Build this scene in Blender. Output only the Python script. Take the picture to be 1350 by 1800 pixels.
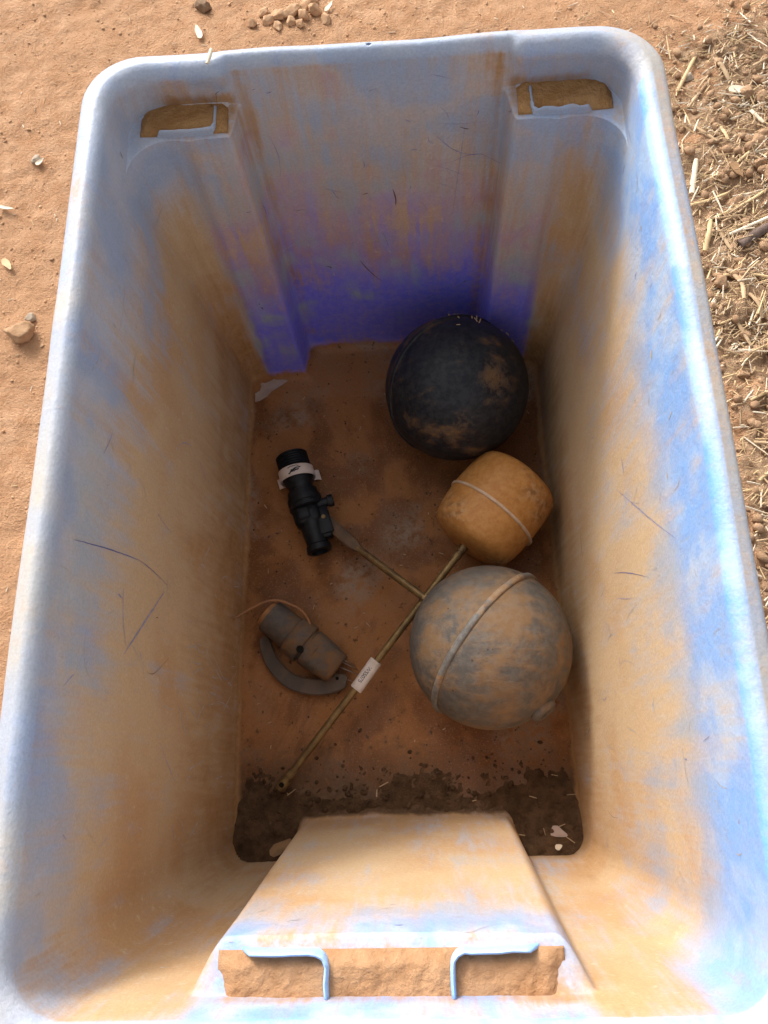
import bpy, math, random
import numpy as np
from mathutils import Vector

# ------------------------------------------------------------------ scene, camera, sky, sun
for o in list(bpy.data.objects):
    bpy.data.objects.remove(o)
scn = bpy.context.scene
C = scn.collection
rnd = random.Random(7)
nrng = np.random.RandomState(11)

cam_d = bpy.data.cameras.new('camera')
cam = bpy.data.objects.new('camera', cam_d)
C.objects.link(cam)
cam.location = (0.0240, -0.1828, 0.8016)
cam.rotation_euler = (0.3215, 0.0554, -0.0219)
cam_d.sensor_fit = 'VERTICAL'
cam_d.sensor_height = 36.0
cam_d.lens = 1347.2 / 1800 * 36.0
cam_d.clip_start = 0.01
cam_d.clip_end = 500
scn.camera = cam

LIGHT = Vector((-0.82, 1.43, 1.08)).normalized()          # towards the sun
elev = math.asin(LIGHT.z)
azim = math.atan2(LIGHT.x, LIGHT.y)
world = bpy.data.worlds.new('World')
scn.world = world
world.use_nodes = True
wn = world.node_tree
bg = wn.nodes['Background']
sky = wn.nodes.new('ShaderNodeTexSky')
sky.sky_type = 'NISHITA'
sky.sun_disc = False
sky.sun_elevation = elev
sky.sun_rotation = azim
sky.air_density = 1.0
sky.dust_density = 6.0
sky.ozone_density = 1.0
hs = wn.nodes.new('ShaderNodeHueSaturation')
hs.inputs['Saturation'].default_value = 0.16
wn.links.new(sky.outputs[0], hs.inputs['Color'])
wn.links.new(hs.outputs[0], bg.inputs['Color'])
bg.inputs['Strength'].default_value = 0.15

sun_d = bpy.data.lights.new('sun', 'SUN')
sun_d.energy = 1.0
sun_d.angle = math.radians(10)
sun_d.color = (1.0, 0.96, 0.90)
sun = bpy.data.objects.new('sun', sun_d)
C.objects.link(sun)
sun.location = LIGHT * 5
sun.rotation_euler = LIGHT.to_track_quat('Z', 'Y').to_euler()

scn.view_settings.view_transform = 'Standard'
scn.view_settings.look = 'None'
scn.view_settings.exposure = 0.95
scn.view_settings.gamma = 1.0

# ------------------------------------------------------------------ noise helpers (numpy)
LAT = nrng.rand(32, 32, 32)
def vnoise(P):
    P = np.asarray(P, float)
    i = np.floor(P).astype(int)
    f = P - i
    f = f * f * (3 - 2 * f)
    r = 0
    for a in (0, 1):
        for b in (0, 1):
            for c in (0, 1):
                w = (f[..., 0] if a else 1 - f[..., 0]) * (f[..., 1] if b else 1 - f[..., 1]) * (f[..., 2] if c else 1 - f[..., 2])
                r = r + w * LAT[(i[..., 0] + a) % 32, (i[..., 1] + b) % 32, (i[..., 2] + c) % 32]
    return r
def fbm(P, scale, octv=4, gain=0.5):
    P = np.asarray(P, float) * scale
    s = 0; a = 1; t = 0
    for k in range(octv):
        s = s + a * vnoise(P + 7.3 * k); t += a
        P = P * 2.03; a *= gain
    return s / t
def sstep(a, b, x):
    t = np.clip((np.asarray(x, float) - a) / (b - a), 0, 1)
    return t * t * (3 - 2 * t)

# ------------------------------------------------------------------ object helpers
def wloc(o):
    v = Vector((0, 0, 0))
    while o is not None:
        v = v + Vector(o.location); o = o.parent
    return v
def tag(o, label, cat, group=None, kind=None):
    o['label'] = label
    if cat: o['category'] = cat
    if group: o['group'] = group
    if kind: o['kind'] = kind
    return o
def thing(name, loc, label, cat, group=None):
    o = bpy.data.objects.new(name, None)
    C.objects.link(o); o.location = loc
    o.empty_display_size = 0.02
    return tag(o, label, cat, group)
def obj(name, geo, mat, parent=None, origin=None, smooth=True, angle=40, attrs=None):
    """geo = (verts, faces) in world coordinates -> one mesh object"""
    V, F = geo
    V = np.asarray(V, float)
    base = wloc(parent) if parent is not None else Vector((0, 0, 0))
    og = Vector(origin) if origin is not None else base
    me = bpy.data.meshes.new(name)
    me.from_pydata((V - np.array(og)).tolist(), [], [tuple(int(i) for i in f) for f in F])
    if attrs:
        for k, vals in attrs.items():
            a = me.attributes.new(k, 'FLOAT', 'POINT')
            a.data.foreach_set('value', np.asarray(vals, np.float32))
    me.validate(); me.update()
    if smooth:
        me.polygons.foreach_set('use_smooth', [True] * len(me.polygons))
        if angle < 180:
            me.set_sharp_from_angle(angle=math.radians(angle))
    if mat is not None:
        me.materials.append(mat)
    o = bpy.data.objects.new(name, me)
    C.objects.link(o)
    o.parent = parent
    o.location = og - base
    return o
def join(*gs):
    V = []; F = []; n = 0
    for v, f in gs:
        V += [tuple(q) for q in v]; F += [tuple(i + n for i in q) for q in f]; n = len(V)
    return V, F
def frame(d):
    d = Vector(d).normalized()
    u = d.cross(Vector((0, 0, 1)))
    if u.length < 1e-4: u = Vector((1, 0, 0))
    u.normalize()
    return d, u, u.cross(d).normalized()
def lathe(a, b, prof, seg=32, noise=0.0):
    """prof = [(t along a->b in metres, radius)], closed at ends when radius 0"""
    a = Vector(a); d, u, w = frame(Vector(b) - a)
    V = []; F = []; rings = []
    for t, r in prof:
        if r <= 1e-6:
            rings.append([len(V)]); V.append(a + d * t)
        else:
            rings.append(list(range(len(V), len(V) + seg)))
            for k in range(seg):
                an = 2 * math.pi * k / seg
                V.append(a + d * t + (u * math.cos(an) + w * math.sin(an)) * r)
    for A, B in zip(rings[:-1], rings[1:]):
        if len(A) == 1 and len(B) == 1: continue
        if len(A) == 1:
            for k in range(seg): F.append((A[0], B[(k + 1) % seg], B[k]))
        elif len(B) == 1:
            for k in range(seg): F.append((A[k], A[(k + 1) % seg], B[0]))
        else:
            for k in range(seg): F.append((A[k], A[(k + 1) % seg], B[(k + 1) % seg], B[k]))
    return V, F
def tube(pts, rad, seg=10, cap=True, flat=1.0):
    pts = [Vector(q) for q in pts]
    n = len(pts)
    if not hasattr(rad, '__len__'): rad = [rad] * n
    V = []; F = []
    up = None
    for i, q in enumerate(pts):
        d = (pts[min(i + 1, n - 1)] - pts[max(i - 1, 0)]).normalized()
        if up is None:
            _, u, w = frame(d)
        else:
            w = (up - d * up.dot(d)).normalized(); u = d.cross(w).normalized()
        up = w
        for k in range(seg):
            an = 2 * math.pi * k / seg
            V.append(q + (u * math.cos(an) + w * (math.sin(an) * flat)) * rad[i])
    for i in range(n - 1):
        for k in range(seg):
            F.append((i * seg + k, i * seg + (k + 1) % seg, (i + 1) * seg + (k + 1) % seg, (i + 1) * seg + k))
    if cap:
        F.append(tuple(reversed(range(seg)))); F.append(tuple(range((n - 1) * seg, n * seg)))
    return V, F
def spline(ctrl, n=40):
    P = [Vector(q) for q in ctrl]
    P = [P[0] * 2 - P[1]] + P + [P[-1] * 2 - P[-2]]
    out = []
    m = len(P) - 3
    for j in range(n + 1):
        s = j / n * m
        i = min(int(s), m - 1); t = s - i
        a, b, c, d = P[i:i + 4]
        out.append(0.5 * ((2 * b) + (c - a) * t + (2 * a - 5 * b + 4 * c - d) * t * t + (3 * b - a - 3 * c + d) * t ** 3))
    return out
def rbox(c, size, ax=(1, 0, 0), up=(0, 0, 1), bev=0.0012):
    """bevelled box with its length along ax"""
    x = Vector(ax).normalized(); z = Vector(up); z = (z - x * z.dot(x)).normalized(); y = z.cross(x)
    c = Vector(c); hx, hy, hz = [s / 2 for s in size]
    b = min(bev, hx * .9, hy * .9, hz * .9)
    V = []; F = []
    for zz, k in ((-hz, b), (-hz + b, 0), (hz - b, 0), (hz, b)):
        X = hx - k; Y = hy - k
        for px, py in ((X - b, -Y), (X, -Y + b), (X, Y - b), (X - b, Y), (-X + b, Y), (-X, Y - b), (-X, -Y + b), (-X + b, -Y)):
            V.append(c + x * px + y * py + z * zz)
    for l in range(3):
        for k in range(8): F.append((l * 8 + k, l * 8 + (k + 1) % 8, (l + 1) * 8 + (k + 1) % 8, (l + 1) * 8 + k))
    F.append(tuple(reversed(range(8)))); F.append(tuple(range(24, 32)))
    return V, F
def lump(c, size, seed, sub=1, rough=0.25, squash=0.7):
    """an uneven stone or clod: deformed subdivided icosahedron, resting at its base"""
    V, F = ICO[sub]
    V = V.copy()
    n = vnoise(V * 1.3 + seed * 3.17) - .5
    n2 = vnoise(V * 3.1 + seed * 1.7) - .5
    V = V * (1 + rough * 2 * n + rough * n2)[:, None]
    r = random.Random(seed)
    if sub > 1:
        for _ in range(14):
            nv = np.array([r.gauss(0, 1) for _ in range(3)]); nv /= np.linalg.norm(nv)
            ex = V @ nv - r.uniform(.55, .9)
            V = V - np.maximum(ex, 0)[:, None] * nv * .88
        V = V * (1 + (fbm(V + seed, 3.5, 3) - .5) * .22)[:, None]
    V = V * np.array([size * r.uniform(.8, 1.25), size * r.uniform(.7, 1.0), size * squash])
    a = r.uniform(0, 6.28)
    R = np.array([[math.cos(a), -math.sin(a), 0], [math.sin(a), math.cos(a), 0], [0, 0, 1]])
    V = V @ R.T
    V[:, 2] -= V[:, 2].min() * .8
    return V + np.array(c), F
def make_ico():
    t = (1 + 5 ** .5) / 2
    V = [(-1, t, 0), (1, t, 0), (-1, -t, 0), (1, -t, 0), (0, -1, t), (0, 1, t), (0, -1, -t), (0, 1, -t), (t, 0, -1), (t, 0, 1), (-t, 0, -1), (-t, 0, 1)]
    F = [(0, 11, 5), (0, 5, 1), (0, 1, 7), (0, 7, 10), (0, 10, 11), (1, 5, 9), (5, 11, 4), (11, 10, 2), (10, 7, 6), (7, 1, 8), (3, 9, 4), (3, 4, 2), (3, 2, 6), (3, 6, 8), (3, 8, 9), (4, 9, 5), (2, 4, 11), (6, 2, 10), (8, 6, 7), (9, 8, 1)]
    out = []
    V = [np.array(v) / np.linalg.norm(v) for v in V]
    for s in range(4):
        out.append((np.array(V), list(F)))
        mid = {}; NF = []
        V = list(V)
        def m(a, b):
            k = (min(a, b), max(a, b))
            if k not in mid:
                q = V[a] + V[b]; V.append(q / np.linalg.norm(q)); mid[k] = len(V) - 1
            return mid[k]
        for a, b, c in F:
            x, y, z = m(a, b), m(b, c), m(c, a)
            NF += [(a, x, z), (b, y, x), (c, z, y), (x, y, z)]
        F = NF
    return out
ICO = make_ico()

# ------------------------------------------------------------------ material helpers
class NT:
    def __init__(s, name, rough=0.7, spec=0.3):
        s.m = bpy.data.materials.new(name); s.m.use_nodes = True
        s.t = s.m.node_tree; s.b = s.t.nodes['Principled BSDF']
        s.b.inputs['Roughness'].default_value = rough
        s.b.inputs['Specular IOR Level'].default_value = spec
        tc = s.t.nodes.new('ShaderNodeTexCoord'); s.co = tc.outputs['Object']
        s.geo = s.t.nodes.new('ShaderNodeNewGeometry')
    def new(s, k): return s.t.nodes.new(k)
    def put(s, sock, v):
        if hasattr(v, 'is_linked') or isinstance(v, bpy.types.NodeSocket): s.t.links.new(v, sock)
        elif isinstance(v, (tuple, list)) and len(v) == 3 and sock.type == 'RGBA': sock.default_value = (*v, 1)
        else: sock.default_value = v
    def noise(s, scale, detail=4, rough=.55, vec=None, dist=0.0, w=None):
        n = s.new('ShaderNodeTexNoise')
        n.inputs['Scale'].default_value = scale; n.inputs['Detail'].default_value = detail
        n.inputs['Roughness'].default_value = rough; n.inputs['Distortion'].default_value = dist
        if w is not None:
            n.noise_dimensions = '4D'; n.inputs['W'].default_value = w
        s.put(n.inputs['Vector'], vec if vec is not None else s.co)
        return n.outputs['Fac']
    def noisec(s, scale, vec=None):
        n = s.new('ShaderNodeTexNoise'); n.inputs['Scale'].default_value = scale; n.inputs['Detail'].default_value = 2
        s.put(n.inputs['Vector'], vec if vec is not None else s.co); return n.outputs['Color']
    def vor(s, scale, feature='F1', vec=None, out='Distance', rand=1.0):
        n = s.new('ShaderNodeTexVoronoi'); n.feature = feature; n.inputs['Scale'].default_value = scale
        n.inputs['Randomness'].default_value = rand
        s.put(n.inputs['Vector'], vec if vec is not None else s.co); return n.outputs[out]
    def ramp(s, v, a, b, lo=0., hi=1., smooth=True):
        n = s.new('ShaderNodeMapRange'); n.interpolation_type = 'SMOOTHSTEP' if smooth else 'LINEAR'
        for i, x in zip(('Value', 'From Min', 'From Max', 'To Min', 'To Max'), (v, a, b, lo, hi)): s.put(n.inputs[i], x)
        return n.outputs['Result']
    def math(s, op, a, b=0., c=0.):
        n = s.new('ShaderNodeMath'); n.operation = op
        for i, x in enumerate((a, b, c)): s.put(n.inputs[i], x)
        return n.outputs[0]
    def vm(s, op, a, b=None, out='Vector', scale=None):
        n = s.new('ShaderNodeVectorMath'); n.operation = op
        s.put(n.inputs[0], a)
        if b is not None: s.put(n.inputs[1], b)
        if scale is not None: s.put(n.inputs['Scale'], scale)
        return n.outputs[out]
    def mix(s, f, a, b, mode='MIX'):
        n = s.new('ShaderNodeMix'); n.data_type = 'RGBA'; n.blend_type = mode
        s.put(n.inputs['Factor'], f); s.put(n.inputs[6], a); s.put(n.inputs[7], b)
        return n.outputs[2]
    def attr(s, k):
        n = s.new('ShaderNodeAttribute'); n.attribute_name = k; return n.outputs['Fac']
    def sep(s, v):
        n = s.new('ShaderNodeSeparateXYZ'); s.put(n.inputs[0], v); return n.outputs
    def mapping(s, sc=(1, 1, 1), rot=(0, 0, 0), loc=(0, 0, 0), vec=None):
        n = s.new('ShaderNodeMapping'); n.inputs['Scale'].default_value = sc; n.inputs['Rotation'].default_value = rot; n.inputs['Location'].default_value = loc
        s.put(n.inputs['Vector'], vec if vec is not None else s.co); return n.outputs[0]
    def color(s, c): s.put(s.b.inputs['Base Color'], c)
    def rough(s, c): s.put(s.b.inputs['Roughness'], c)
    def bump(s, h, dist=0.001, strength=1.0, normal=None):
        n = s.new('ShaderNodeBump'); n.inputs['Distance'].default_value = dist; n.inputs['Strength'].default_value = strength
        s.put(n.inputs['Height'], h)
        if normal is not None: s.put(n.inputs['Normal'], normal)
        s.t.links.new(n.outputs[0], s.b.inputs['Normal']); return n.outputs[0]

def simple(name, a, b, scale=60, rough=.6, spec=.3, bump=0.0004, lo=.35, hi=.65, metal=0.0, detail=5):
    k = NT(name, rough, spec)
    n = k.noise(scale, detail, .6)
    k.color(k.mix(k.ramp(n, lo, hi), a, b))
    k.b.inputs['Metallic'].default_value = metal
    if bump: k.bump(k.noise(scale * 4, 4), bump)
    return k.m

# ---- ground soil
def mat_ground():
    k = NT('ground_soil', .95, .15)
    big = k.noise(5, 2); mid = k.noise(38, 4, .65); fine = k.noise(240, 3, .7)
    c = k.mix(k.ramp(mid, .3, .7), (.39, .205, .105), (.49, .29, .168))
    c = k.mix(k.ramp(big, .4, .7), c, (.43, .24, .13))
    c = k.mix(k.ramp(fine, .62, .80), c, (.66, .47, .31))
    c = k.mix(k.ramp(fine, .40, .22), c, (.24, .125, .06))
    lit = k.attr('litter')
    c2 = k.mix(k.ramp(mid, .3, .7), (.30, .175, .098), (.47, .315, .195))
    c = k.mix(k.ramp(k.math('ADD', lit, k.math('MULTIPLY', k.math('SUBTRACT', mid, .5), .7)), .35, .65), c, c2)
    k.color(c)
    k.bump(k.math('ADD', fine, k.math('MULTIPLY', k.noise(800, 1, .6), .5)), .0036, 1.0)
    return k.m

# ---- weathered blue plastic of the bin (broad blotches come from point attributes nbig / nmid / streak)
def noise_attrs(V):
    V = np.asarray(V, float)
    W = V + np.stack([fbm(V + q, 14, 2) - .5 for q in (1.1, 5.7, 9.4)], -1) * .05
    return dict(nbig=fbm(W + 2, 8, 4, .55), nmid=fbm(W + 4, 25, 4, .62), streak=fbm(V * np.array([62, 62, 6]), 1, 4, .6))
def mat_bin():
    k = NT('weathered_blue_plastic', .55, .3)
    n_fine = k.noise(150, 4, .65)
    n_grain = k.noise(560, 2, .6)
    nb, nm, st = k.attr('nbig'), k.attr('nmid'), k.attr('streak')
    blue = k.attr('blue'); dust = k.attr('dust'); grime = k.attr('grime'); floor = k.attr('floor'); fade = k.attr('fade'); sky_ = k.attr('skyblue')
    def cen(v, g): return k.math('MULTIPLY', k.math('SUBTRACT', v, .5), g)
    add = lambda *v: v[0] if len(v) == 1 else k.math('ADD', v[0], add(*v[1:]))
    # chalky faded plastic
    c = k.mix(k.ramp(nm, .35, .65), (.32, .37, .48), (.42, .43, .49))
    fs = k.noise(1, 3, .6, k.mapping((190, 190, 15)))
    c = k.mix(k.ramp(st, .5, .72), c, (.28, .36, .54))
    c = k.mix(k.math('MULTIPLY', k.ramp(nb, .55, .70), .35), c, (.44, .42, .34))
    # sound blue plastic where the chalk is rubbed off
    bm = k.ramp(add(blue, cen(nm, 1.9), cen(nb, 2.4), cen(st, .8), cen(fs, .5), cen(n_fine, .4)), .20, 1.0)
    vivid = k.mix(k.ramp(n_fine, .35, .7), (.15, .15, .84), (.23, .21, .80))
    c = k.mix(k.math('MULTIPLY', bm, .92), c, vivid)
    sm = k.ramp(add(sky_, cen(nm, .9), cen(fs, .6), cen(n_fine, .7)), .20, .95)
    c = k.mix(sm, c, k.mix(k.ramp(nm, .4, .62), (.14, .37, .82), (.34, .53, .82)))
    # bleached rim
    c = k.mix(k.math('MULTIPLY', fade, k.ramp(nm, .25, .6, .6, .95)), c, k.mix(k.ramp(nb, .42, .62), (.31, .355, .435), (.40, .37, .33)))
    # dust film
    dm = k.ramp(add(dust, cen(nm, .75), cen(nb, .35), cen(st, .8), cen(fs, .7), cen(n_fine, .25)), .10, 1.0)
    dcol = k.mix(k.ramp(nb, .38, .62), (.49, .280, .118), (.53, .355, .190))
    dcol = k.mix(k.ramp(n_fine, .55, .78), dcol, (.54, .40, .26))
    c = k.mix(k.math('MULTIPLY', dm, .94), c, dcol)
    # grime packed into the grooves
    gm = k.ramp(add(grime, cen(nm, .8), cen(fs, .7), cen(n_fine, .4)), .20, 1.0)
    c = k.mix(k.math('MULTIPLY', gm, .85), c, k.mix(k.ramp(n_fine, .35, .65), (.29, .138, .045), (.40, .215, .085)))
    # floor film: rust brown with worn grey patches and specks
    fm = k.ramp(add(floor, cen(nm, .5), cen(n_fine, .3)), .38, .62)
    fc = k.mix(k.ramp(nm, .36, .62), (.165, .060, .016), (.30, .125, .042))
    fc = k.mix(k.math('MULTIPLY', k.ramp(nb, .50, .66), k.ramp(n_fine, .3, .62)), fc, (.27, .185, .13))
    fc = k.mix(k.ramp(n_fine, .60, .72), fc, (.060, .028, .012))
    fc = k.mix(k.math('MULTIPLY', k.ramp(n_grain, .56, .70), .5), fc, (.30, .165, .08))
    fc = k.mix(k.ramp(k.vor(70), .10, .05), fc, (.03, .013, .008))
    sl = k.ramp(add(k.attr('silt'), cen(nm, .9), cen(n_fine, .9)), .25, 1.05)
    fc = k.mix(sl, fc, k.mix(k.ramp(n_fine, .35, .65), (.066, .034, .016), (.125, .066, .032)))
    c = k.mix(fm, c, fc)
    c = k.mix(.35, c, k.mix(k.ramp(n_grain, .3, .7), (.42, .42, .42), (.58, .58, .58)), 'OVERLAY')
    k.color(c)
    k.rough(k.ramp(dm, 0, 1, .45, .85))
    h = k.math('ADD', n_fine, k.math('MULTIPLY', n_grain, k.math('ADD', .18, k.math('MULTIPLY', fm, .4))))
    k.bump(h, .0009, .7)
    return k.m

def mat_ball(name, base_a, base_b, dust_a, dust_b, lo, hi, rough=.5, pits=True, scale=18):
    k = NT(name, rough, .3)
    P = k.co
    wv = k.vm('ADD', P, k.vm('SCALE', k.vm('SUBTRACT', k.noisec(30), (.5, .5, .5)), scale=.03))
    n = k.noise(scale, 6, .62, wv); f = k.noise(150, 5, .65); st = k.noise(1, 4, .6, k.mapping((30, 110, 60), (.3, .2, .8)))
    c = k.mix(k.ramp(f, .35, .65), base_a, base_b)
    d = k.mix(k.ramp(f, .4, .62), dust_a, dust_b)
    m = k.ramp(k.math('ADD', n, k.math('MULTIPLY', k.math('SUBTRACT', st, .5), .45)), lo, hi)
    band = k.attr('band')
    m = k.math('MAXIMUM', m, k.ramp(k.math('ADD', band, k.math('ADD', k.math('MULTIPLY', k.math('SUBTRACT', n, .5), 1.3), k.math('MULTIPLY', k.math('SUBTRACT', f, .5), 1.3))), .38, .85))
    c = k.mix(m, c, d)
    if pits:
        s = k.math('MULTIPLY', k.ramp(k.vor(120), .16, .09), k.ramp(k.noise(26, 2), .55, .62))
        c = k.mix(k.math('MULTIPLY', s, .8), c, (.03, .025, .02))
    k.color(c)
    k.rough(k.math('ADD', rough, k.math('MULTIPLY', m, .35)))
    k.bump(k.math('ADD', k.math('MULTIPLY', m, .5), f), .0009, .7)
    return k.m

# ------------------------------------------------------------------ the ground
def axis_coords(lo, hi, step):
    a = list(np.arange(lo, hi + step * .5, step))
    s = step; x = a[-1]; hi_ = []
    while x < 70:
        s *= 1.35; x += s; hi_.append(x)
    s = step; x = a[0]; lo_ = []
    while x > -70:
        s *= 1.35; x -= s; lo_.append(x)
    return np.array(lo_[::-1] + a + hi_)
def litter_mask(X, Y):
    w = (fbm(np.stack([X, Y, X * 0 + 2.2], -1), 9, 3) - .5) * .25
    return sstep(.30, .42, X + w) * sstep(.86, .62, Y + w - .35 * (X - .4))
def ground_z(X, Y):
    P = np.stack([X, Y, X * 0 + .7], -1)
    m = litter_mask(X, Y)
    near = sstep(6, 2, np.hypot(X, Y))
    z = (fbm(P, 9, 3) - .5) * .012 + (fbm(P, 55, 4, .6) - .5) * .0085
    cl = np.clip(fbm(P + 3, 38, 4, .6) - .50, 0, 1) * .05
    z = z + m * (cl + (fbm(P + 9, 70, 3, .6) - .5) * .014)
    foot = sstep(.26, .215, np.abs(X)) * sstep(.36, .32, np.abs(Y))
    z = z * (1 - foot) * near
    return z - .0005
gx = axis_coords(-.66, .66, .0042); gy = axis_coords(-.40, 1.02, .0042)
GX, GY = np.meshgrid(gx, gy)
GZ = ground_z(GX, GY)
nx, ny = len(gx), len(gy)
ii = np.arange(nx * ny).reshape(ny, nx)
quads = np.stack([ii[:-1, :-1], ii[:-1, 1:], ii[1:, 1:], ii[1:, :-1]], -1).reshape(-1, 4)
g = obj('ground', (np.stack([GX, GY, GZ], -1).reshape(-1, 3), quads.tolist()), mat_ground(), angle=180,
        attrs={'litter': litter_mask(GX, GY).reshape(-1)})
g['kind'] = 'structure'
g['label'] = 'dry orange sandy soil around the blue bin'
GM = litter_mask(GX, GY)
def glook(T, x, y):
    i = min(max(int(np.searchsorted(gx, x)) - 1, 0), nx - 2); j = min(max(int(np.searchsorted(gy, y)) - 1, 0), ny - 2)
    f = (x - gx[i]) / (gx[i + 1] - gx[i]); h = (y - gy[j]) / (gy[j + 1] - gy[j])
    return float((T[j, i] * (1 - f) + T[j, i + 1] * f) * (1 - h) + (T[j + 1, i] * (1 - f) + T[j + 1, i + 1] * f) * h)
def gz(x, y): return glook(GZ, x, y)

# ------------------------------------------------------------------ the bin
H = .392; FL = .004; SHELF = .353
HXO, YO = .2065, .3137          # outer rim
Z0, Z1 = .004, .384
def lerp(a, b, t): return a + (b - a) * t
def rrect(hx, yn, yf, r, NX, NS, NC):
    """rounded rectangle, counter-clockwise from near-left corner end; returns (pts, side id, s)"""
    P = []; S = []
    for i in range(NX): P.append((lerp(-hx + r, hx - r, i / NX), yn)); S.append(0)
    for i in range(NC): a = -math.pi / 2 + math.pi / 2 * i / NC; P.append((hx - r + r * math.cos(a), yn + r + r * math.sin(a))); S.append(4)
    for i in range(NS): P.append((hx, lerp(yn + r, yf - r, i / NS))); S.append(1)
    for i in range(NC): a = math.pi / 2 * i / NC; P.append((hx - r + r * math.cos(a), yf - r + r * math.sin(a))); S.append(5)
    for i in range(NX): P.append((lerp(hx - r, -hx + r, i / NX), yf)); S.append(2)
    for i in range(NC): a = math.pi / 2 + math.pi / 2 * i / NC; P.append((-hx + r + r * math.cos(a), yf - r + r * math.sin(a))); S.append(6)
    for i in range(NS): P.append((-hx, lerp(yf - r, yn + r, i / NS))); S.append(3)
    for i in range(NC): a = math.pi + math.pi / 2 * i / NC; P.append((-hx + r + r * math.cos(a), yn + r + r * math.sin(a))); S.append(7)
    return np.array(P), np.array(S)
NX, NS, NC = 170, 150, 12
def inner(z, inset=0.0):
    t = (z - Z0) / (Z1 - Z0)
    hx = lerp(.1655, .1855, t) - inset
    sh = float(sstep(SHELF + .0016, SHELF - .0016, z))          # columns exist below the shelf
    yfm = lerp(.2945, .2985, t) - inset
    yfc = lerp(.2990 - .0085 * max(0., (z - SHELF) / (H - SHELF)), lerp(.2585, .2705, t), sh) - inset
    yn = lerp(-.262, -.295, t) + inset
    shn = float(sstep(SHELF + .002, SHELF - .0045, z)); ync = lerp(lerp(-.262, -.295, t), lerp(-.2275, -.2705, t), shn) + inset
    r = lerp(.018, .030, t)
    P, S = rrect(hx, yn, yfc, r, NX, NS, NC)
    x = np.abs(P[:, 0])
    far = S == 2; near = S == 0
    ef = lerp(.104, .1075, t)
    wF = sstep(ef, ef - .0075, x + inset)
    P[far, 1] += ((yfm - yfc) * wF)[far]
    q_ = np.clip((lerp(.113, .104, t) - (x - inset)) / .019, 0, 1)
    wN = np.sin(q_ * math.pi / 2) ** 1.2 * (1 + .045 * np.cos(np.clip(x / .1, 0, 1) * math.pi / 2))
    P[near, 1] += ((ync - yn) * wN)[near]
    # gentle creases and sag of the moulded walls
    crease = np.exp(-((x - .138) / .006) ** 2) * .0018 * sh
    P[far, 1] -= crease[far]
    bow = .0022 * np.sin(np.clip((P[:, 1] + .26) / .53, 0, 1) * math.pi)
    P[S == 1, 0] += (bow * t)[S == 1]; P[S == 3, 0] -= (bow * t)[S == 3]
    cen = np.zeros(len(P)); cen[far] = wF[far]; cen[near] = wN[near]
    return P, S, cen, sh
Vb = []; A = {k: [] for k in ('blue', 'dust', 'grime', 'floor', 'fade', 'skyblue')}
rings = []
def add_ring(P, z, **at):
    n = len(P)
    zz = np.full(n, z) if np.isscalar(z) else z
    rings.append(len(Vb))
    Vb.extend(np.column_stack([P, zz]).tolist())
    for k in A:
        v = at.get(k, 0.0)
        A[k].extend(np.broadcast_to(v, (n,)).tolist())
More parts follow.
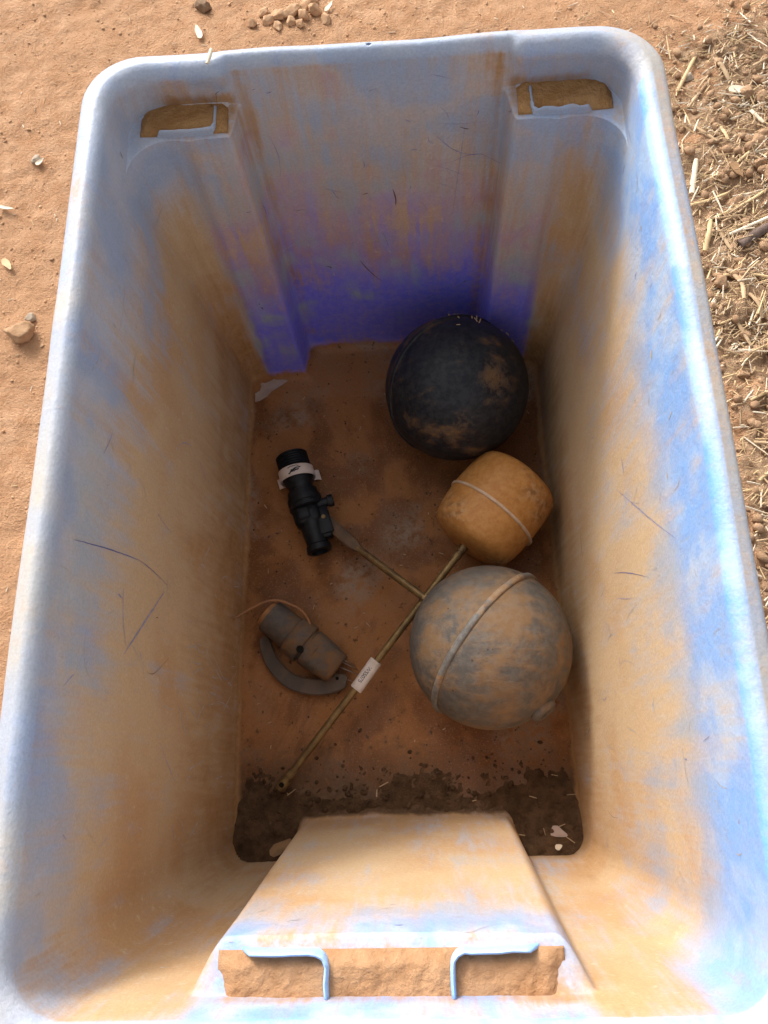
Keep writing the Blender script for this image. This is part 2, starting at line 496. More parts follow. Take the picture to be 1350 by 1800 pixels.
def wall_attrs(P, S, cen, sh, z):
    n = len(P); x = P[:, 0]; y = P[:, 1]
    side_r = (S == 1) | (S == 4) | (S == 5); side_l = (S == 3) | (S == 7) | (S == 6)
    far = S == 2; near = S == 0
    hz = np.full(n, z / H)
    ny_ = (y + .26) / .55        # 0 near .. 1 far
    t = (z - Z0) / (Z1 - Z0); ax = np.abs(x)
    dust = np.zeros(n); blue = np.zeros(n); grime = np.zeros(n); skb = np.zeros(n); fade = np.zeros(n)
    def put(arr, m, v): arr[m] += np.broadcast_to(v, (n,))[m]
    # left wall: blue-grey under the rim, tan further down
    put(dust, side_l, 1.15 - .88 * sstep(.55, 1.0, hz + .14 * (ny_ - .35)))
    put(blue, side_l, .30 * sstep(.30, .05, hz) * sstep(.70, 1.0, ny_) + .30 * sstep(.06, .02, hz) - .35 * sstep(.15, .30, hz))
    put(skb, side_l, .16 * sstep(.80, .95, hz)); put(blue, side_r | near, -.45)
    # right wall: bleached sky blue under the rim, cream, then tan
    put(dust, side_r, 1.0 - .25 * sstep(.30, .65, hz) - .48 * sstep(.66, .90, hz))
    put(skb, side_r, .10 + .14 * sstep(.40, .72, hz) + .62 * sstep(.72, .90, hz) * sstep(1.08, .88, ny_))
    put(fade, side_r, .45 * sstep(.35, .75, hz))
    # near wall and its column
    put(dust, near, .90 - .30 * sstep(.93, 1.0, hz)); put(skb, near, .30 * sstep(.93, 1.0, hz))
    cen = np.clip(cen, 0, 1); m = near & (cen > .5)
    dust[m] = lerp(.85, .50, sstep(.66, .9, hz))[m]; skb[m] += (.12 + .62 * sstep(.72, .88, hz))[m]
    put(fade, near, .25)
    # far wall
    put(dust, far, .50 - .5 * sstep(.45, .20, hz) + .12 * np.exp(-((hz - .62) / .2) ** 2))
    put(blue, far, lerp(.20, 1.0, sstep(.80, .30, hz)) * np.where(cen > .5, 1., .92))
    edge = lerp(.104, .1075, t)
    put(grime, far, np.exp(-((ax - (edge - .011)) / .009) ** 2) * .55 * sstep(-.05, .22, hz))
    put(grime, far, np.exp(-((ax - .172 - .012 * t) / .012) ** 2) * .40)
    put(grime, S == 5, .50 - .2 * hz); put(grime, S == 6, .22)
    put(grime, near, np.exp(-((ax - .112) / .008) ** 2) * .30)
    put(grime, side_r, .55 * sstep(.55, .10, hz)); put(grime, side_l, .68 * sstep(.72, .08, hz))
    put(grime, (S == 7) | (S == 4), .45 * sstep(.72, .93, hz)); put(grime, near, .40 * sstep(.80, .93, hz) * sstep(.12, .17, ax) + .22 * (1 - cen) * sstep(.75, .3, hz))
    grime += sstep(.06, .0, hz) * .95
    up = np.exp(-((z - SHELF - .006) / .009) ** 2)
    put(grime, far, up * .85 * (1 - cen)); put(grime, near, up * .6 * cen)
    out = dict(dust=np.clip(dust, 0, 1), blue=blue, grime=grime, skyblue=skb, fade=fade)
    ker = np.hanning(15); ker /= ker.sum()
    for kk in ('dust', 'blue', 'skyblue', 'fade', 'grime'):
        v = out[kk]; q = np.concatenate([v[-7:], v, v[:7]]); sm = np.convolve(q, ker, 'valid')
        w = np.ones(n) if kk != 'grime' else np.where(far, 0., 1.)
        out[kk] = v * (1 - w) + sm * w
    return out
# floor rings (outline shrunk towards the centre)
P0, S0, c0, sh0 = inner(Z0, .012)
cxy = np.array([0, .016])
NF = 26
fl_rings = []
for k in range(NF):
    s = (k + .35) / NF
    P = cxy + (P0 - cxy) * s
    zz = FL + (fbm(np.column_stack([P, P[:, 0] * 0]), 14, 3) - .5) * .0016
    add_ring(P, zz, floor=1.0, dust=.6)
# fillet from the floor up to the wall
for k in range(5):
    a = math.pi / 2 * (k + .0) / 5
    z = FL + .012 * (1 - math.cos(a)); ins = .012 * (1 - math.sin(a))
    P, S, cen, sh = inner(z, ins)
    w = wall_attrs(P, S, cen, sh, z); w['floor'] = lerp(.95, .38, k / 4)
    if k == 0: z_ = FL + (fbm(np.column_stack([P, P[:, 0] * 0]), 14, 3) - .5) * .0016
    else: z_ = z
    add_ring(P, z_, **w)
zs = list(np.linspace(FL + .013, SHELF - .008, 110)) + list(np.linspace(SHELF - .0065, SHELF - .0022, 5)) + list(np.linspace(SHELF - .0016, SHELF + .0016, 13)) + list(np.linspace(SHELF + .0022, SHELF + .0065, 5)) + list(np.linspace(SHELF + .009, H - .0095, 7))
for z in zs:
    P, S, cen, sh = inner(z)
    w = wall_attrs(P, S, cen, sh, z); w['floor'] = .34 * float(sstep(.045, .015, z))
    dn = (fbm(np.column_stack([P, np.full(len(P), z)]), 11, 3) - .5) * .003
    Pn = P + (P - np.array([0, .01])) / np.linalg.norm(P - np.array([0, .01]), axis=1)[:, None] * dn[:, None]
    add_ring(Pn, z, **w)
Pin = Pn
Pout, So = rrect(HXO, -YO - .007, YO, .042, NX, NS, NC)
rimn = (fbm(np.column_stack([Pout, np.zeros(len(Pout))]), 9, 3) - .5) * .005
def rim_ring(t, z, **kw):
    add_ring(Pin + (Pout - Pin) * t, z + rimn, **kw)
fade_base = 1.0
skyr = np.where((So == 1), .62, 0.) + np.where(So == 0, .45, 0.)
for k in range(1, 6):                                # inner roll
    a = math.pi / 2 * k / 5
    rim_ring(.42 * (1 - math.cos(a)), H - .0095 + .0095 * math.sin(a), fade=np.where(So == 1, lerp(.05, .6, k / 5), lerp(.15, .8, k / 5)), dust=.12, skyblue=skyr + np.where(So == 1, .35 * (1 - k / 5), 0), blue=-.4)
for t in (.50, .58, .66, .74):
    rim_ring(t, H - .0026 * (t - .42) / .32, fade=np.where(So == 1, .75, 1.), dust=np.where(So == 1, .42, .20), skyblue=np.where(So == 1, .1, np.where(So == 0, .45, .22)))
for k in range(1, 6):                                # outer roll
    a = math.pi / 2 * k / 5
    rim_ring(.74 + .26 * math.sin(a), H - .0026 - .0016 * math.sin(a) - .0048 * (1 - math.cos(a)), fade=.9, dust=.05, skyblue=np.where((So == 3) | (So == 2), .12 + .3 * k / 5, .1))
for z in (.380, .372, .362):
    rim_ring(1.0, z, fade=.5, dust=.2, skyblue=.3)
# skirt bottom, then the outer wall of the shell down to the base
rim_ring(.94, .361, fade=.3, dust=.3)
def outer_wall(z, off):
    P, S, cen, sh = inner(min(z, .350)); 
    c = np.array([0, .01]); d = P - c
    return P + d / np.linalg.norm(d, axis=1)[:, None] * off
for z in (.3605, .33, .25, .17, .09, .03, .004):
    add_ring(outer_wall(z, .0045) if z < .36 else Pin + (Pout - Pin) * .45, z, fade=.2, dust=.55, blue=.2)
Pb = outer_wall(.004, .0015)
add_ring(Pb, .0002, dust=.8)
for s in (.9, .6, .3, .02): add_ring(cxy + (Pb - cxy) * s, .0002, dust=.8)
n = len(P0); Fb = []
for a, b in zip(rings[:-1], rings[1:]):
    for i in range(n):
        j = (i + 1) % n
        Fb.append((a + i, a + j, b + j, b + i))
Fb.append(tuple(range(rings[0] + n - 1, rings[0] - 1, -1)))
Fb.append(tuple(range(rings[-1], rings[-1] + n)))
BIN = mat_bin()
bin_ = thing('storage_bin', (0, 0, 0), 'large weathered blue plastic storage bin, dusty inside, standing open on the soil', 'bin')
A.update(noise_attrs(Vb))
_vy = np.array(Vb); A['silt'] = (sstep(-.105, -.225, _vy[:, 1]) * (_vy[:, 2] < .03)).tolist()
body = obj('bin_shell', (Vb, Fb), BIN, bin_, angle=180, attrs=A)

def lip(path, z0, z1, half, parent, attrs, ragged=0.0, seed=0):
    """raised stacking ledge: a rounded bar swept along a plan path"""
    pts = spline([(x, y, 0) for x, y in path], 36)
    V = []; F = []; m = len(pts)
    prof = [(-half, 0), (-half, .72), (-half * .75, .93), (0, 1.0), (half * .75, .93), (half, .72), (half, 0)]
    at = []
    for i, q in enumerate(pts):
        d = (pts[min(i + 1, m - 1)] - pts[max(i - 1, 0)]).normalized()
        nrm = Vector((-d.y, d.x, 0))
        tpr = min(1, min(i, m - 1 - i) / 2.5 + .25)
        wob = ragged * (vnoise(np.array([i * .45, seed * 3.3, .5])) - .5) * 2
        side = ragged * .7 * (vnoise(np.array([i * .38, seed * 5.1, 2.5])) - .5) * 2
        for a, b in prof:
            p = q + nrm * (a + side * b)
            V.append((p.x, p.y, z0 + ((z1 - z0) + wob) * b * tpr)); at.append(b)
    k = len(prof)
    for i in range(m - 1):
        for j in range(k - 1): F.append((i * k + j, i * k + j + 1, (i + 1) * k + j + 1, (i + 1) * k + j))
    F.append(tuple(range(k))); F.append(tuple(reversed(range((m - 1) * k, m * k))))
    nV = len(V)
    full = {kk: [0.] * nV for kk in A}; full.update(noise_attrs(V))
    for kk, v in attrs.items(): full[kk] = (np.array([v] * nV) * (np.array(at) ** (1 if v > 0 else 0) if kk in ('skyblue', 'blue') else 1)).tolist()
    return obj('stacking_ledge', (V, F), BIN, parent, angle=60, attrs=full)
for s in (-1, 1):
    lip([(s * .0775, -.2715), (s * .060, -.2722), (s * .044, -.2722), (s * .0365, -.2727), (s * .0328, -.2765), (s * .0322, -.283), (s * .0322, -.2975)], SHELF - .006, SHELF + .0090, .0013, bin_, dict(skyblue=1.25, dust=.0), .0008, s + 2)
    lip([(s * .163, .2728), (s * .150, .2723), (s * .135, .2723), (s * .1225, .2728), (s * .1185, .2758), (s * .1180, .284), (s * .1180, .2990)], SHELF - .004, SHELF + .0056, .0010, bin_, dict(fade=.6, dust=.30, skyblue=.25), .0006 if s < 0 else .0018, s + 8)
# the small drilled hole through the far rim
hc = Vector((.001, .3062, H))
cut = obj('hole_cutter', lathe(hc + Vector((0, 0, .02)), hc - Vector((0, 0, .02)), [(0, 0), (0, .0023), (.04, .0023), (.04, 0)], 20), None, None)
md = body.modifiers.new('hole', 'BOOLEAN'); md.operation = 'DIFFERENCE'; md.object = cut; md.solver = 'FAST' if 'FAST' in [i.identifier for i in md.bl_rna.properties['solver'].enum_items] else 'FLOAT'
bpy.context.view_layer.update()
dg = bpy.context.evaluated_depsgraph_get()
me2 = bpy.data.meshes.new_from_object(body.evaluated_get(dg))
if len(me2.vertices) >= len(body.data.vertices):
    body.modifiers.clear(); body.data = me2
else:
    body.modifiers.clear()
bpy.data.objects.remove(cut)

# explicit scratches on the walls
LW = lambda y, z: (-(.1655 + .020 * (z / .38)), y, z)
RW = lambda y, z: ((.1655 + .020 * (z / .38)), y, z)
DB = (.05, .06, .30); PB = (.17, .16, .50); WH = (.62, .58, .56)
SCR = [(LW(-.047, .366), LW(-.035, .27), .0011, DB), (LW(-.035, .27), LW(-.041, .215), .0009, DB),
        (LW(-.047, .22), LW(-.105, .285), .0022, PB), (LW(.04, .33), LW(.02, .34), .0012, PB),
        (LW(.10, .10), LW(.06, .06), .0013, WH), (LW(-.08, .10), LW(-.10, .06), .0016, WH), (LW(-.12, .08), LW(-.125, .04), .0014, WH),
        (RW(.02, .23), RW(-.05, .33), .0013, (.20, .32, .62)), (RW(-.04, .20), RW(-.06, .27), .0008, (.15, .16, .3)),
        ((-.140, .2725, .325), (-.118, .2725, .328), .0022, DB), ((-.135, .270, .285), (-.117, .2705, .29), .0016, DB), ((-.137, .270, .262), (-.108, .269, .272), .0014, DB),
        ((-.127, .269, .247), (-.112, .269, .249), .0012, DB), ((-.16, .2725, .305), (-.145, .272, .318), .0012, DB),
        ((.126, .2735, .315), (.150, .2735, .318), .0014, (.10, .13, .40)), ((.150, .2735, .318), (.176, .2735, .322), .0013, (.14, .16, .30)),
        ((.122, .272, .30), (.150, .272, .304), .0011, (.10, .13, .40)), ((.065, .297, .22), (.072, .297, .32), .0008, (.20, .19, .42)),
        ((-.025, .296, .16), (-.005, .296, .125), .0016, (.20, .17, .10)), ((.012, .2975, .255), (.014, .2975, .235), .0022, (.06, .045, .04)), ((-.06, .295, .155), (-.055, .295, .15), .0022, (.06, .05, .05)),
        ((-.128, .264, .145), (-.126, .264, .135), .0028, (.07, .05, .06)), ((-.155, .268, .19), (-.145, .268, .195), .0030, (.30, .13, .08)),
        ((-.16, .2605, .02), (-.158, .2605, .014), .0030, (.10, .05, .05))]

from mathutils.bvhtree import BVHTree
_bm = body.data
BVH = BVHTree.FromPolygons([v.co.copy() for v in _bm.vertices], [tuple(p.vertices) for p in _bm.polygons])
def ribbon(a, b, w, seed, curve=.0, lift=.00022):
    """a scratch mark that hugs the wall between a and b"""
    a = Vector(a); b = Vector(b); r = random.Random(seed)
    n_ = max(4, int((b - a).length / .004)); V = []; F = []
    bowv = Vector((r.uniform(-1, 1), r.uniform(-1, 1), r.uniform(-1, 1))) * curve
    for i in range(n_ + 1):
        f = i / n_
        q = a.lerp(b, f) + bowv * math.sin(f * math.pi) + Vector((r.gauss(0, 1), r.gauss(0, 1), r.gauss(0, 1))) * w * .10
        p, nrm, _, _ = BVH.find_nearest(q)
        if p is None: return None
        sd_ = nrm.cross(b - a).normalized() * (w * .5 * max(.12, math.sin(math.pi * (.06 + .88 * f)) ** .7) * r.uniform(.6, 1.1))
        if nrm.dot(Vector((0, 0, .25)) - p) < 0: nrm = -nrm
        V += [p + sd_ + nrm * lift, p - sd_ + nrm * lift]
    for i in range(n_): F.append((2 * i, 2 * i + 1, 2 * i + 3, 2 * i + 2))
    return V, F
def flat_mat(name, c): 
    k = NT(name, .6, .3); k.color(k.mix(k.ramp(k.noise(300, 2), .3, .7), c, tuple(x * .7 for x in c))); return k.m
SM = {DB: flat_mat('dark_blue_scuff', (.11, .125, .34)), PB: flat_mat('violet_scuff', (.28, .28, .44)), WH: flat_mat('pale_scuff', (.47, .43, .40))}
GBR = (.12, .08, .06); SM[GBR] = flat_mat('brown_spatter', (.13, .085, .06))
fam = {k: [] for k in SM}
for i, (a, b, w, tone) in enumerate(SCR):
    key = tone if tone in SM else min(SM, key=lambda q: sum((x - y) ** 2 for x, y in zip(q, tone)))
    g_ = ribbon(a, b, w * .7, i, .002)
    if g_: fam[key].append(g_)
for i in range(430):
    wl = rnd.choices('lrfn', (.30, .28, .30, .12))[0]; z = rnd.uniform(.04, .375)
    if wl == 'l': q = Vector((-.17, rnd.uniform(-.25, .25), z)); d_ = Vector((0, rnd.gauss(0, .6), rnd.gauss(0, 1)))
    elif wl == 'r': q = Vector((.17, rnd.uniform(-.25, .25), z)); d_ = Vector((0, rnd.gauss(0, .6), rnd.gauss(0, 1)))
    elif wl == 'f': q = Vector((rnd.uniform(-.16, .16), .285, z)); d_ = Vector((rnd.gauss(0, 1), 0, rnd.gauss(0, .8)))
    else: q = Vector((rnd.uniform(-.16, .16), -.26, z)); d_ = Vector((rnd.gauss(0, 1), 0, rnd.gauss(0, .6)))
    d_.normalize()
    l = rnd.choice((.004, .006, .009, .013, .02, .035)) * rnd.uniform(.7, 1.3)
    if wl == 'f': key = rnd.choices((DB, PB, GBR, WH), (.12, .50, .04, .34))[0]
    elif wl == 'l': key = rnd.choices((DB, PB, WH, GBR), (.0, .18, .80, .02))[0]
    else: key = rnd.choices((PB, WH, GBR), (.16, .80, .04))[0]
    g_ = ribbon(q, q + d_ * l, rnd.uniform(.0003, .0009) * (1.6 if l < .008 else 1), 500 + i, l * .18)
    if g_: fam[key].append(g_)
for i in range(46):                                  # pale rubs low on the left wall
    q = Vector((-.168, rnd.gauss(-.10, .06), rnd.uniform(.02, .16))); d_ = Vector((0, rnd.gauss(0, .5), 1)).normalized()
    g_ = ribbon(q, q + d_ * rnd.uniform(.006, .028), rnd.uniform(.0005, .0020), 2000 + i, .002)
    if g_: fam[WH].append(g_)
for i, (y, z, l, w) in enumerate(((.075, .335, .006, .004), (.165, .352, .004, .003), (-.01, .33, .005, .002), (-.15, .25, .006, .003), (.02, .30, .003, .002))):
    g_ = ribbon(RW(y, z), RW(y + l, z), w, 3000 + i, 0)
    if g_: fam[WH].append(g_)
for k_, nm_ in ((DB, 'dark blue scuffs on the faded walls'), (PB, 'violet blue scuffs on the walls'), (WH, 'pale scuffs on the walls'), (GBR, 'small brown spatters on the walls')):
    o = obj('scratches', join(*fam[k_]), SM[k_], bin_, smooth=True, angle=180); o['kind'] = 'stuff'; o['label'] = nm_

# ------------------------------------------------------------------ soil lying in the bin
def mat_soil(name, a, b, c_, bump=.003):
    k = NT(name, .95, .12)
    m = k.noise(70, 5, .65); f = k.noise(330, 4, .7)
    c = k.mix(k.ramp(m, .32, .68), a, b)
    c = k.mix(k.ramp(f, .60, .78), c, c_)
    k.color(c)
    k.bump(k.math('ADD', k.math('MULTIPLY', m, 1.5), f), bump, 1.0)
    return k.m
SOIL_DARK = mat_soil('dark_litter_soil', (.062, .034, .017), (.125, .068, .035), (.20, .12, .07))
SOIL_TAN = mat_soil('pale_caked_soil', (.33, .175, .085), (.41, .235, .125), (.48, .31, .185), .0012)
SOIL_ORANGE = mat_soil('orange_caked_soil', (.33, .165, .060), (.43, .235, .10), (.50, .31, .16))

def pile_height(X, Y):
    P = np.stack([X, Y, X * 0 + 4.4], -1)
    e = (fbm(P, 22, 5, .65) - .5) * .075
    h = sstep(-.168, -.295, Y + e) * .0165
    h = h * (1 + .35 * sstep(.08, .15, np.abs(X)))
    return FL - .0034 + h + sstep(-.165, -.215, Y + e) * (fbm(P, 130, 4, .65) - .45) * .0075
px_ = np.arange(-.1665, .1666, .0022); py_ = np.arange(-.2665, -.148, .0022)
PX, PY = np.meshgrid(px_, py_); PZ = pile_height(PX, PY)
idx = np.arange(PX.size).reshape(PX.shape)
qs = []
for j in range(len(py_) - 1):
    for i in range(len(px_) - 1):
        x, y = PX[j, i], PY[j, i]
        if abs(x) < .096 and y < -.2335: continue
        if abs(x) > .149 and y < -.246 and math.hypot(abs(x) - .149, y + .246) > .0185: continue
        if PZ[j, i] < FL - .0015 and PZ[j + 1, i + 1] < FL - .0015: continue
        qs.append((idx[j, i], idx[j, i + 1], idx[j + 1, i + 1], idx[j + 1, i]))
pile = obj('loose_soil', (np.stack([PX, PY, PZ], -1).reshape(-1, 3), qs), SOIL_DARK, None, angle=180, origin=(0, -.23, FL))
tag(pile, 'dark crumbly soil heaped against the end of the bin floor', 'soil', kind='stuff')
def soil_pad(x0, x1, y0, y1, zt, mat, amp, label, seed, edge=.009, drop=.0075):
    xs = np.linspace(x0, x1, max(8, int((x1 - x0) / .0013))); ys = np.linspace(y0, y1, max(8, int((y1 - y0) / .0011)))
    X, Y = np.meshgrid(xs, ys)
    P = np.stack([X, Y, X * 0 + seed], -1)
    b = sstep(0, edge, np.minimum(X - x0, x1 - X))
    fr = np.abs(Y - (y1 if abs(y1) < abs(y0) else y0)); b = b * sstep(-.001, .0075, fr)
    Z = zt + (fbm(P, 60, 3, .6) - .5) * amp * 1.2 + (fbm(P, 240, 3, .6) - .5) * amp - (1 - b) * drop
    m = X.size; idx = np.arange(m).reshape(X.shape)
    V = np.stack([X, Y, Z], -1).reshape(-1, 3).tolist()
    F = [(idx[j, i], idx[j, i + 1], idx[j + 1, i + 1], idx[j + 1, i]) for j in range(len(ys) - 1) for i in range(len(xs) - 1)]
    # skirt
    loop = list(idx[0, :]) + list(idx[1:, -1]) + list(idx[-1, -2::-1]) + list(idx[-2:0:-1, 0])
    base = len(V)
    for q in loop: V.append((V[q][0], V[q][1], SHELF - .009))
    for a in range(len(loop)):
        b_ = (a + 1) % len(loop)
        F.append((loop[a], base + a, base + b_, loop[b_]))
    o = obj('caked_soil', (V, F), mat, None, angle=180, origin=((x0 + x1) / 2, (y0 + y1) / 2, SHELF))
    return tag(o, label, 'soil', kind='stuff')
soil_pad(-.0900, .0900, -.2975, -.2718, SHELF + .0034, SOIL_TAN, .0020, 'pale caked soil filling the wide ledge on top of the centre column', 1.3, .010, .0048)
soil_pad(-.1750, -.1085, .2728, .3005, SHELF + .0034, SOIL_ORANGE, .0012, 'orange soil caked in the corner slot with the straight ledge', 4.3, .005, .0026)
soil_pad(.1085, .1775, .2728, .3005, SHELF + .0038, SOIL_ORANGE, .0018, 'orange soil caked in the corner slot with the ragged torn ledge', 6.1, .005, .0028)

# ------------------------------------------------------------------ floats and valve
GREY = mat_ball('grey_float_plastic', (.085, .075, .066), (.125, .108, .092), (.20, .115, .056), (.21, .135, .080), .45, .66)
BLACK = mat_ball('black_float_plastic', (.008, .010, .015), (.024, .025, .030), (.19, .10, .042), (.11, .07, .042), .53, .76, .48, False)
DRUM = mat_ball('tan_float_plastic', (.42, .175, .042), (.50, .235, .068), (.27, .125, .045), (.46, .27, .13), .46, .64, .5, False, 15)
PALESEAM = simple('pale_seam', (.62, .45, .32), (.50, .33, .20), 90)
BRASS = simple('dull_brass', (.26, .165, .065), (.15, .09, .04), 70, .5, .4, .0003, metal=.55)
VALVE = simple('black_valve_plastic', (.005, .006, .008), (.013, .014, .017), 90, .45, .28, .0003)
LEVER = simple('dusty_lever', (.15, .085, .045), (.085, .055, .035), 60, .6, .3, .0003)
TAPE = simple('white_tape', (.66, .56, .50), (.56, .44, .36), 55, .7, .3, .0002, .4, .7)
INK = simple('black_ink', (.02, .02, .025), (.03, .03, .035), 60, .7, .2, 0)
HOLE = simple('dark_bore', (.006, .005, .004), (.012, .01, .008), 60, .9, .1, 0)

def sphere_float(name, c, R, axis, mat, parent, offs=0.0, n=64, dent=.0, patches=()):
    """hollow ball moulded in two halves with a raised seam"""
    prof = []
    m = 72
    band = []
    for i in range(m + 1):
        a = math.pi * i / m
        t = -R * math.cos(a); r = R * math.sin(a)
        prof.append((t + R, r if 0 < i < m else 0))
    d = Vector(axis).normalized()
    V, F = lathe(Vector(c) - d * R, Vector(c) + d * R, prof, n)
    V = np.array([tuple(v) for v in V]); cc = np.array(c)
    U = (V - cc) / R
    k = 1 + (fbm(U + 5, 1.6, 3) - .5) * dent
    V = cc + U * R * k[:, None]
    al = np.maximum(0, (U @ np.array(d)) * R - offs) * .8 + np.maximum(0, offs - (U @ np.array(d)) * R) * .45
    bd = np.exp(-(al / .0075) ** 2) * .75
    for pd_, wd_, am_ in patches:
        q = np.array(pd_, float); q /= np.linalg.norm(q)
        bd = np.maximum(bd, am_ * np.exp(-(np.arccos(np.clip(U @ q, -1, 1)) / wd_) ** 2))
    o = obj(name, (V, F), mat, parent, angle=180, attrs={'band': bd})
    return o
def seam_ring(name, c, R, axis, w, h, mat, parent, offs=0.0, seg=72, noise=.0004):
    d = Vector(axis).normalized()
    c = Vector(c) + d * offs
    rr = math.sqrt(R * R - offs * offs)
    prof = [(-w, rr - .003), (-w, rr + h * .45), (-w * .55, rr + h * .95), (0, rr + h), (w * .55, rr + h * .95), (w, rr + h * .45), (w, rr - .003)]
    a = c - d * .05
    V, F = lathe(a, c, [(.05 + t, r) for t, r in prof], seg)
    V = np.array([tuple(v) for v in V]); nz = (fbm(V, 90, 3) - .5) * noise * 4
    dirv = V - np.array(c); dirv /= np.linalg.norm(dirv, axis=1)[:, None]
    V = V + dirv * nz[:, None]
    return obj(name, (V, F), mat, parent, angle=70, attrs={'band': [.25] * len(V)})

# --- black ball float
bc = Vector((.0680, .1912, .0792)); BR = .0745
bf = thing('ball_float', (bc.x, bc.y, FL), 'black plastic ball float with brown dirt patches, resting against the blue end wall', 'float')
bax = Vector((.48, -.66, .57))
sphere_float('ball_shell', bc, BR, bax, BLACK, bf, offs=-.009, dent=.03, patches=(((.42, -.30, .82), .30, .72), ((.02, .10, 1.), .22, .48), ((.05, -.75, .62), .25, .5), ((-.35, .35, .8), .25, .45)))
seam_ring('seam', bc, BR, bax, .0030, .0018, BLACK, bf, offs=-.009)

# --- float valve: black body, brass lever rod, grey ball
va = Vector((-.1150, .1480, .0245)); vb = Vector((-.0815, .0330, .0220))
ax, au, aw = frame(vb - va)                         # along, sideways, up
VS = 1.09
def lathe_s(a, b, prof, seg=32): return lathe(a, b, [(t, r * VS) for t, r in prof], seg)
fv = thing('float_valve', (-.1, .09, FL), 'black float valve with a rod to a big dusty grey ball with raised seam', 'float valve')
def vp(t, s=0, u=0): return va + ax * t + (au * s + aw * u) * VS
th = [(0, 0), (0, .0125), (.0006, .0148)]
for i in range(6):
    t = .0012 + i * .0028
    th += [(t, .0150), (t + .0007, .0163), (t + .0014, .0163), (t + .0021, .0150)]
th += [(.0185, .0150), (.0185, .0)]
cap = obj('threaded_cap', lathe_s(vp(0), vb, th, 36), VALVE, fv, angle=35)
obj('bore', lathe_s(vp(-.0006), vb, [(0, 0), (0, .0095), (.0016, .0095), (.0016, 0)], 24), HOLE, cap)
# paper band wrapped round the neck, its two loose ends sticking out
bs = []
for i in range(41):
    a = math.radians(-35 + 250 * i / 40)
    bs.append((math.cos(a) * .0172, math.sin(a) * .0172))
e0 = [(.0208, -.0125), (.0196, -.0115), (.0178, -.0108)]; e1 = [(-.0178, -.0110), (-.0198, -.0120), (-.0214, -.0140)]
path = e0 + bs + e1
V = []; F = []
for (s, u) in path:
    tw = .0012 * (s / .02)
    for t in (.0195 - tw, .0315 - tw):
        for th_ in (0, .0007):
            L = math.hypot(s, u); V.append(vp(t, s * (1 + th_ / L), u * (1 + th_ / L)))
for i in range(len(path) - 1):
    a = i * 4; b = a + 4
    for p, q in ((0, 1), (1, 3), (3, 2), (2, 0)): F.append((a + p, b + p, b + q, a + q))
F += [(0, 1, 3, 2), tuple(len(V) - 4 + j for j in (2, 3, 1, 0))]
band = obj('paper_band', (V, F), TAPE, fv, angle=30)
for k, (t0, t1, s0, s1, w_) in enumerate(((.0215, .0210, .0062, .0000, .00045), (.0210, .0222, .0000, -.0052, .00035), (.0252, .0236, .0036, -.0066, .0007), (.0262, .0258, .0045, -.0045, .0007), (.0281, .0264, .0066, .0008, .0008), (.0272, .0262, .0010, -.0034, .0006))):
    pts = []
    for i in range(7):
        f = i / 6; s = lerp(s0, s1, f); pts.append(vp(lerp(t0, t1, f) + .0004 * math.sin(f * 9), s, math.sqrt(.0182 ** 2 - s * s)))
    obj('ink_stroke', tube(pts, w_, 5, flat=.35), INK, band)
obj('neck', lathe_s(vp(.0185), vb, [(0, 0), (0, .0148), (.013, .0152), (.0165, .0138), (.0205, .0125), (.0265, .0118), (.0265, 0)], 32), VALVE, fv, angle=35)
obj('shoulder', lathe_s(vp(.0440), vb, [(0, 0), (0, .0120), (.0015, .0150), (.009, .0158), (.0095, .0170), (.0150, .0172), (.0160, .0160), (.0180, .0160), (.0188, .0172), (.0210, .0170), (.0225, .0140), (.0225, 0)], 32), VALVE, fv, angle=35)
obj('body_block', rbox(vp(.0745, .0015, -.001), (.022, .029, .028), ax, aw, .004), VALVE, fv, angle=50)
obj('raised_pad', rbox(vp(.0735, .0042, .0112), (.014, .014, .006), ax, aw, .0015), VALVE, fv, angle=50)
obj('outlet_tube', lathe_s(vp(.080), vb, [(0, 0), (0, .0118), (.028, .0105), (.0295, .0122), (.0355, .0124), (.0365, .0112), (.0365, .0085), (.0300, .0080), (.0300, 0)], 32), VALVE, fv, angle=35)
sd = -1.0                                             # the lever side
side = au * (1 if au.x > 0 else -1)
def vq(t, s=0, u=0): return va + ax * t + (side * s + aw * u) * VS
piv = obj('side_knob', lathe_s(vq(.066, .010, .003), vq(.066, .03, .003), [(0, 0), (0, .0048), (.0125, .0048), (.013, .0062), (.0185, .0062), (.0192, .005), (.0192, 0)], 20), VALVE, fv, angle=35)
for u in (-.0065, .0065):
    obj('hinge_plate', rbox(vq(.086, .0125, u), (.030, .015, .0042), ax, aw, .001), VALVE, fv, angle=50)
obj('hinge_pin', lathe_s(vq(.083, .0135, -.010), vq(.083, .0135, .012), [(0, 0), (0, .0020), (.021, .0020), (.021, 0)], 12), BRASS, fv)
obj('stop_tooth', rbox(vq(.1015, .0115, 0), (.006, .012, .014), ax, aw, .001), VALVE, fv, angle=50)
gc = Vector((.0852, -.0770, .0795)); GR = .0752
l0 = vq(.083, .0135, 0); l1 = Vector((-.0395, .0352, .0270))
rd = (gc - l1).normalized()
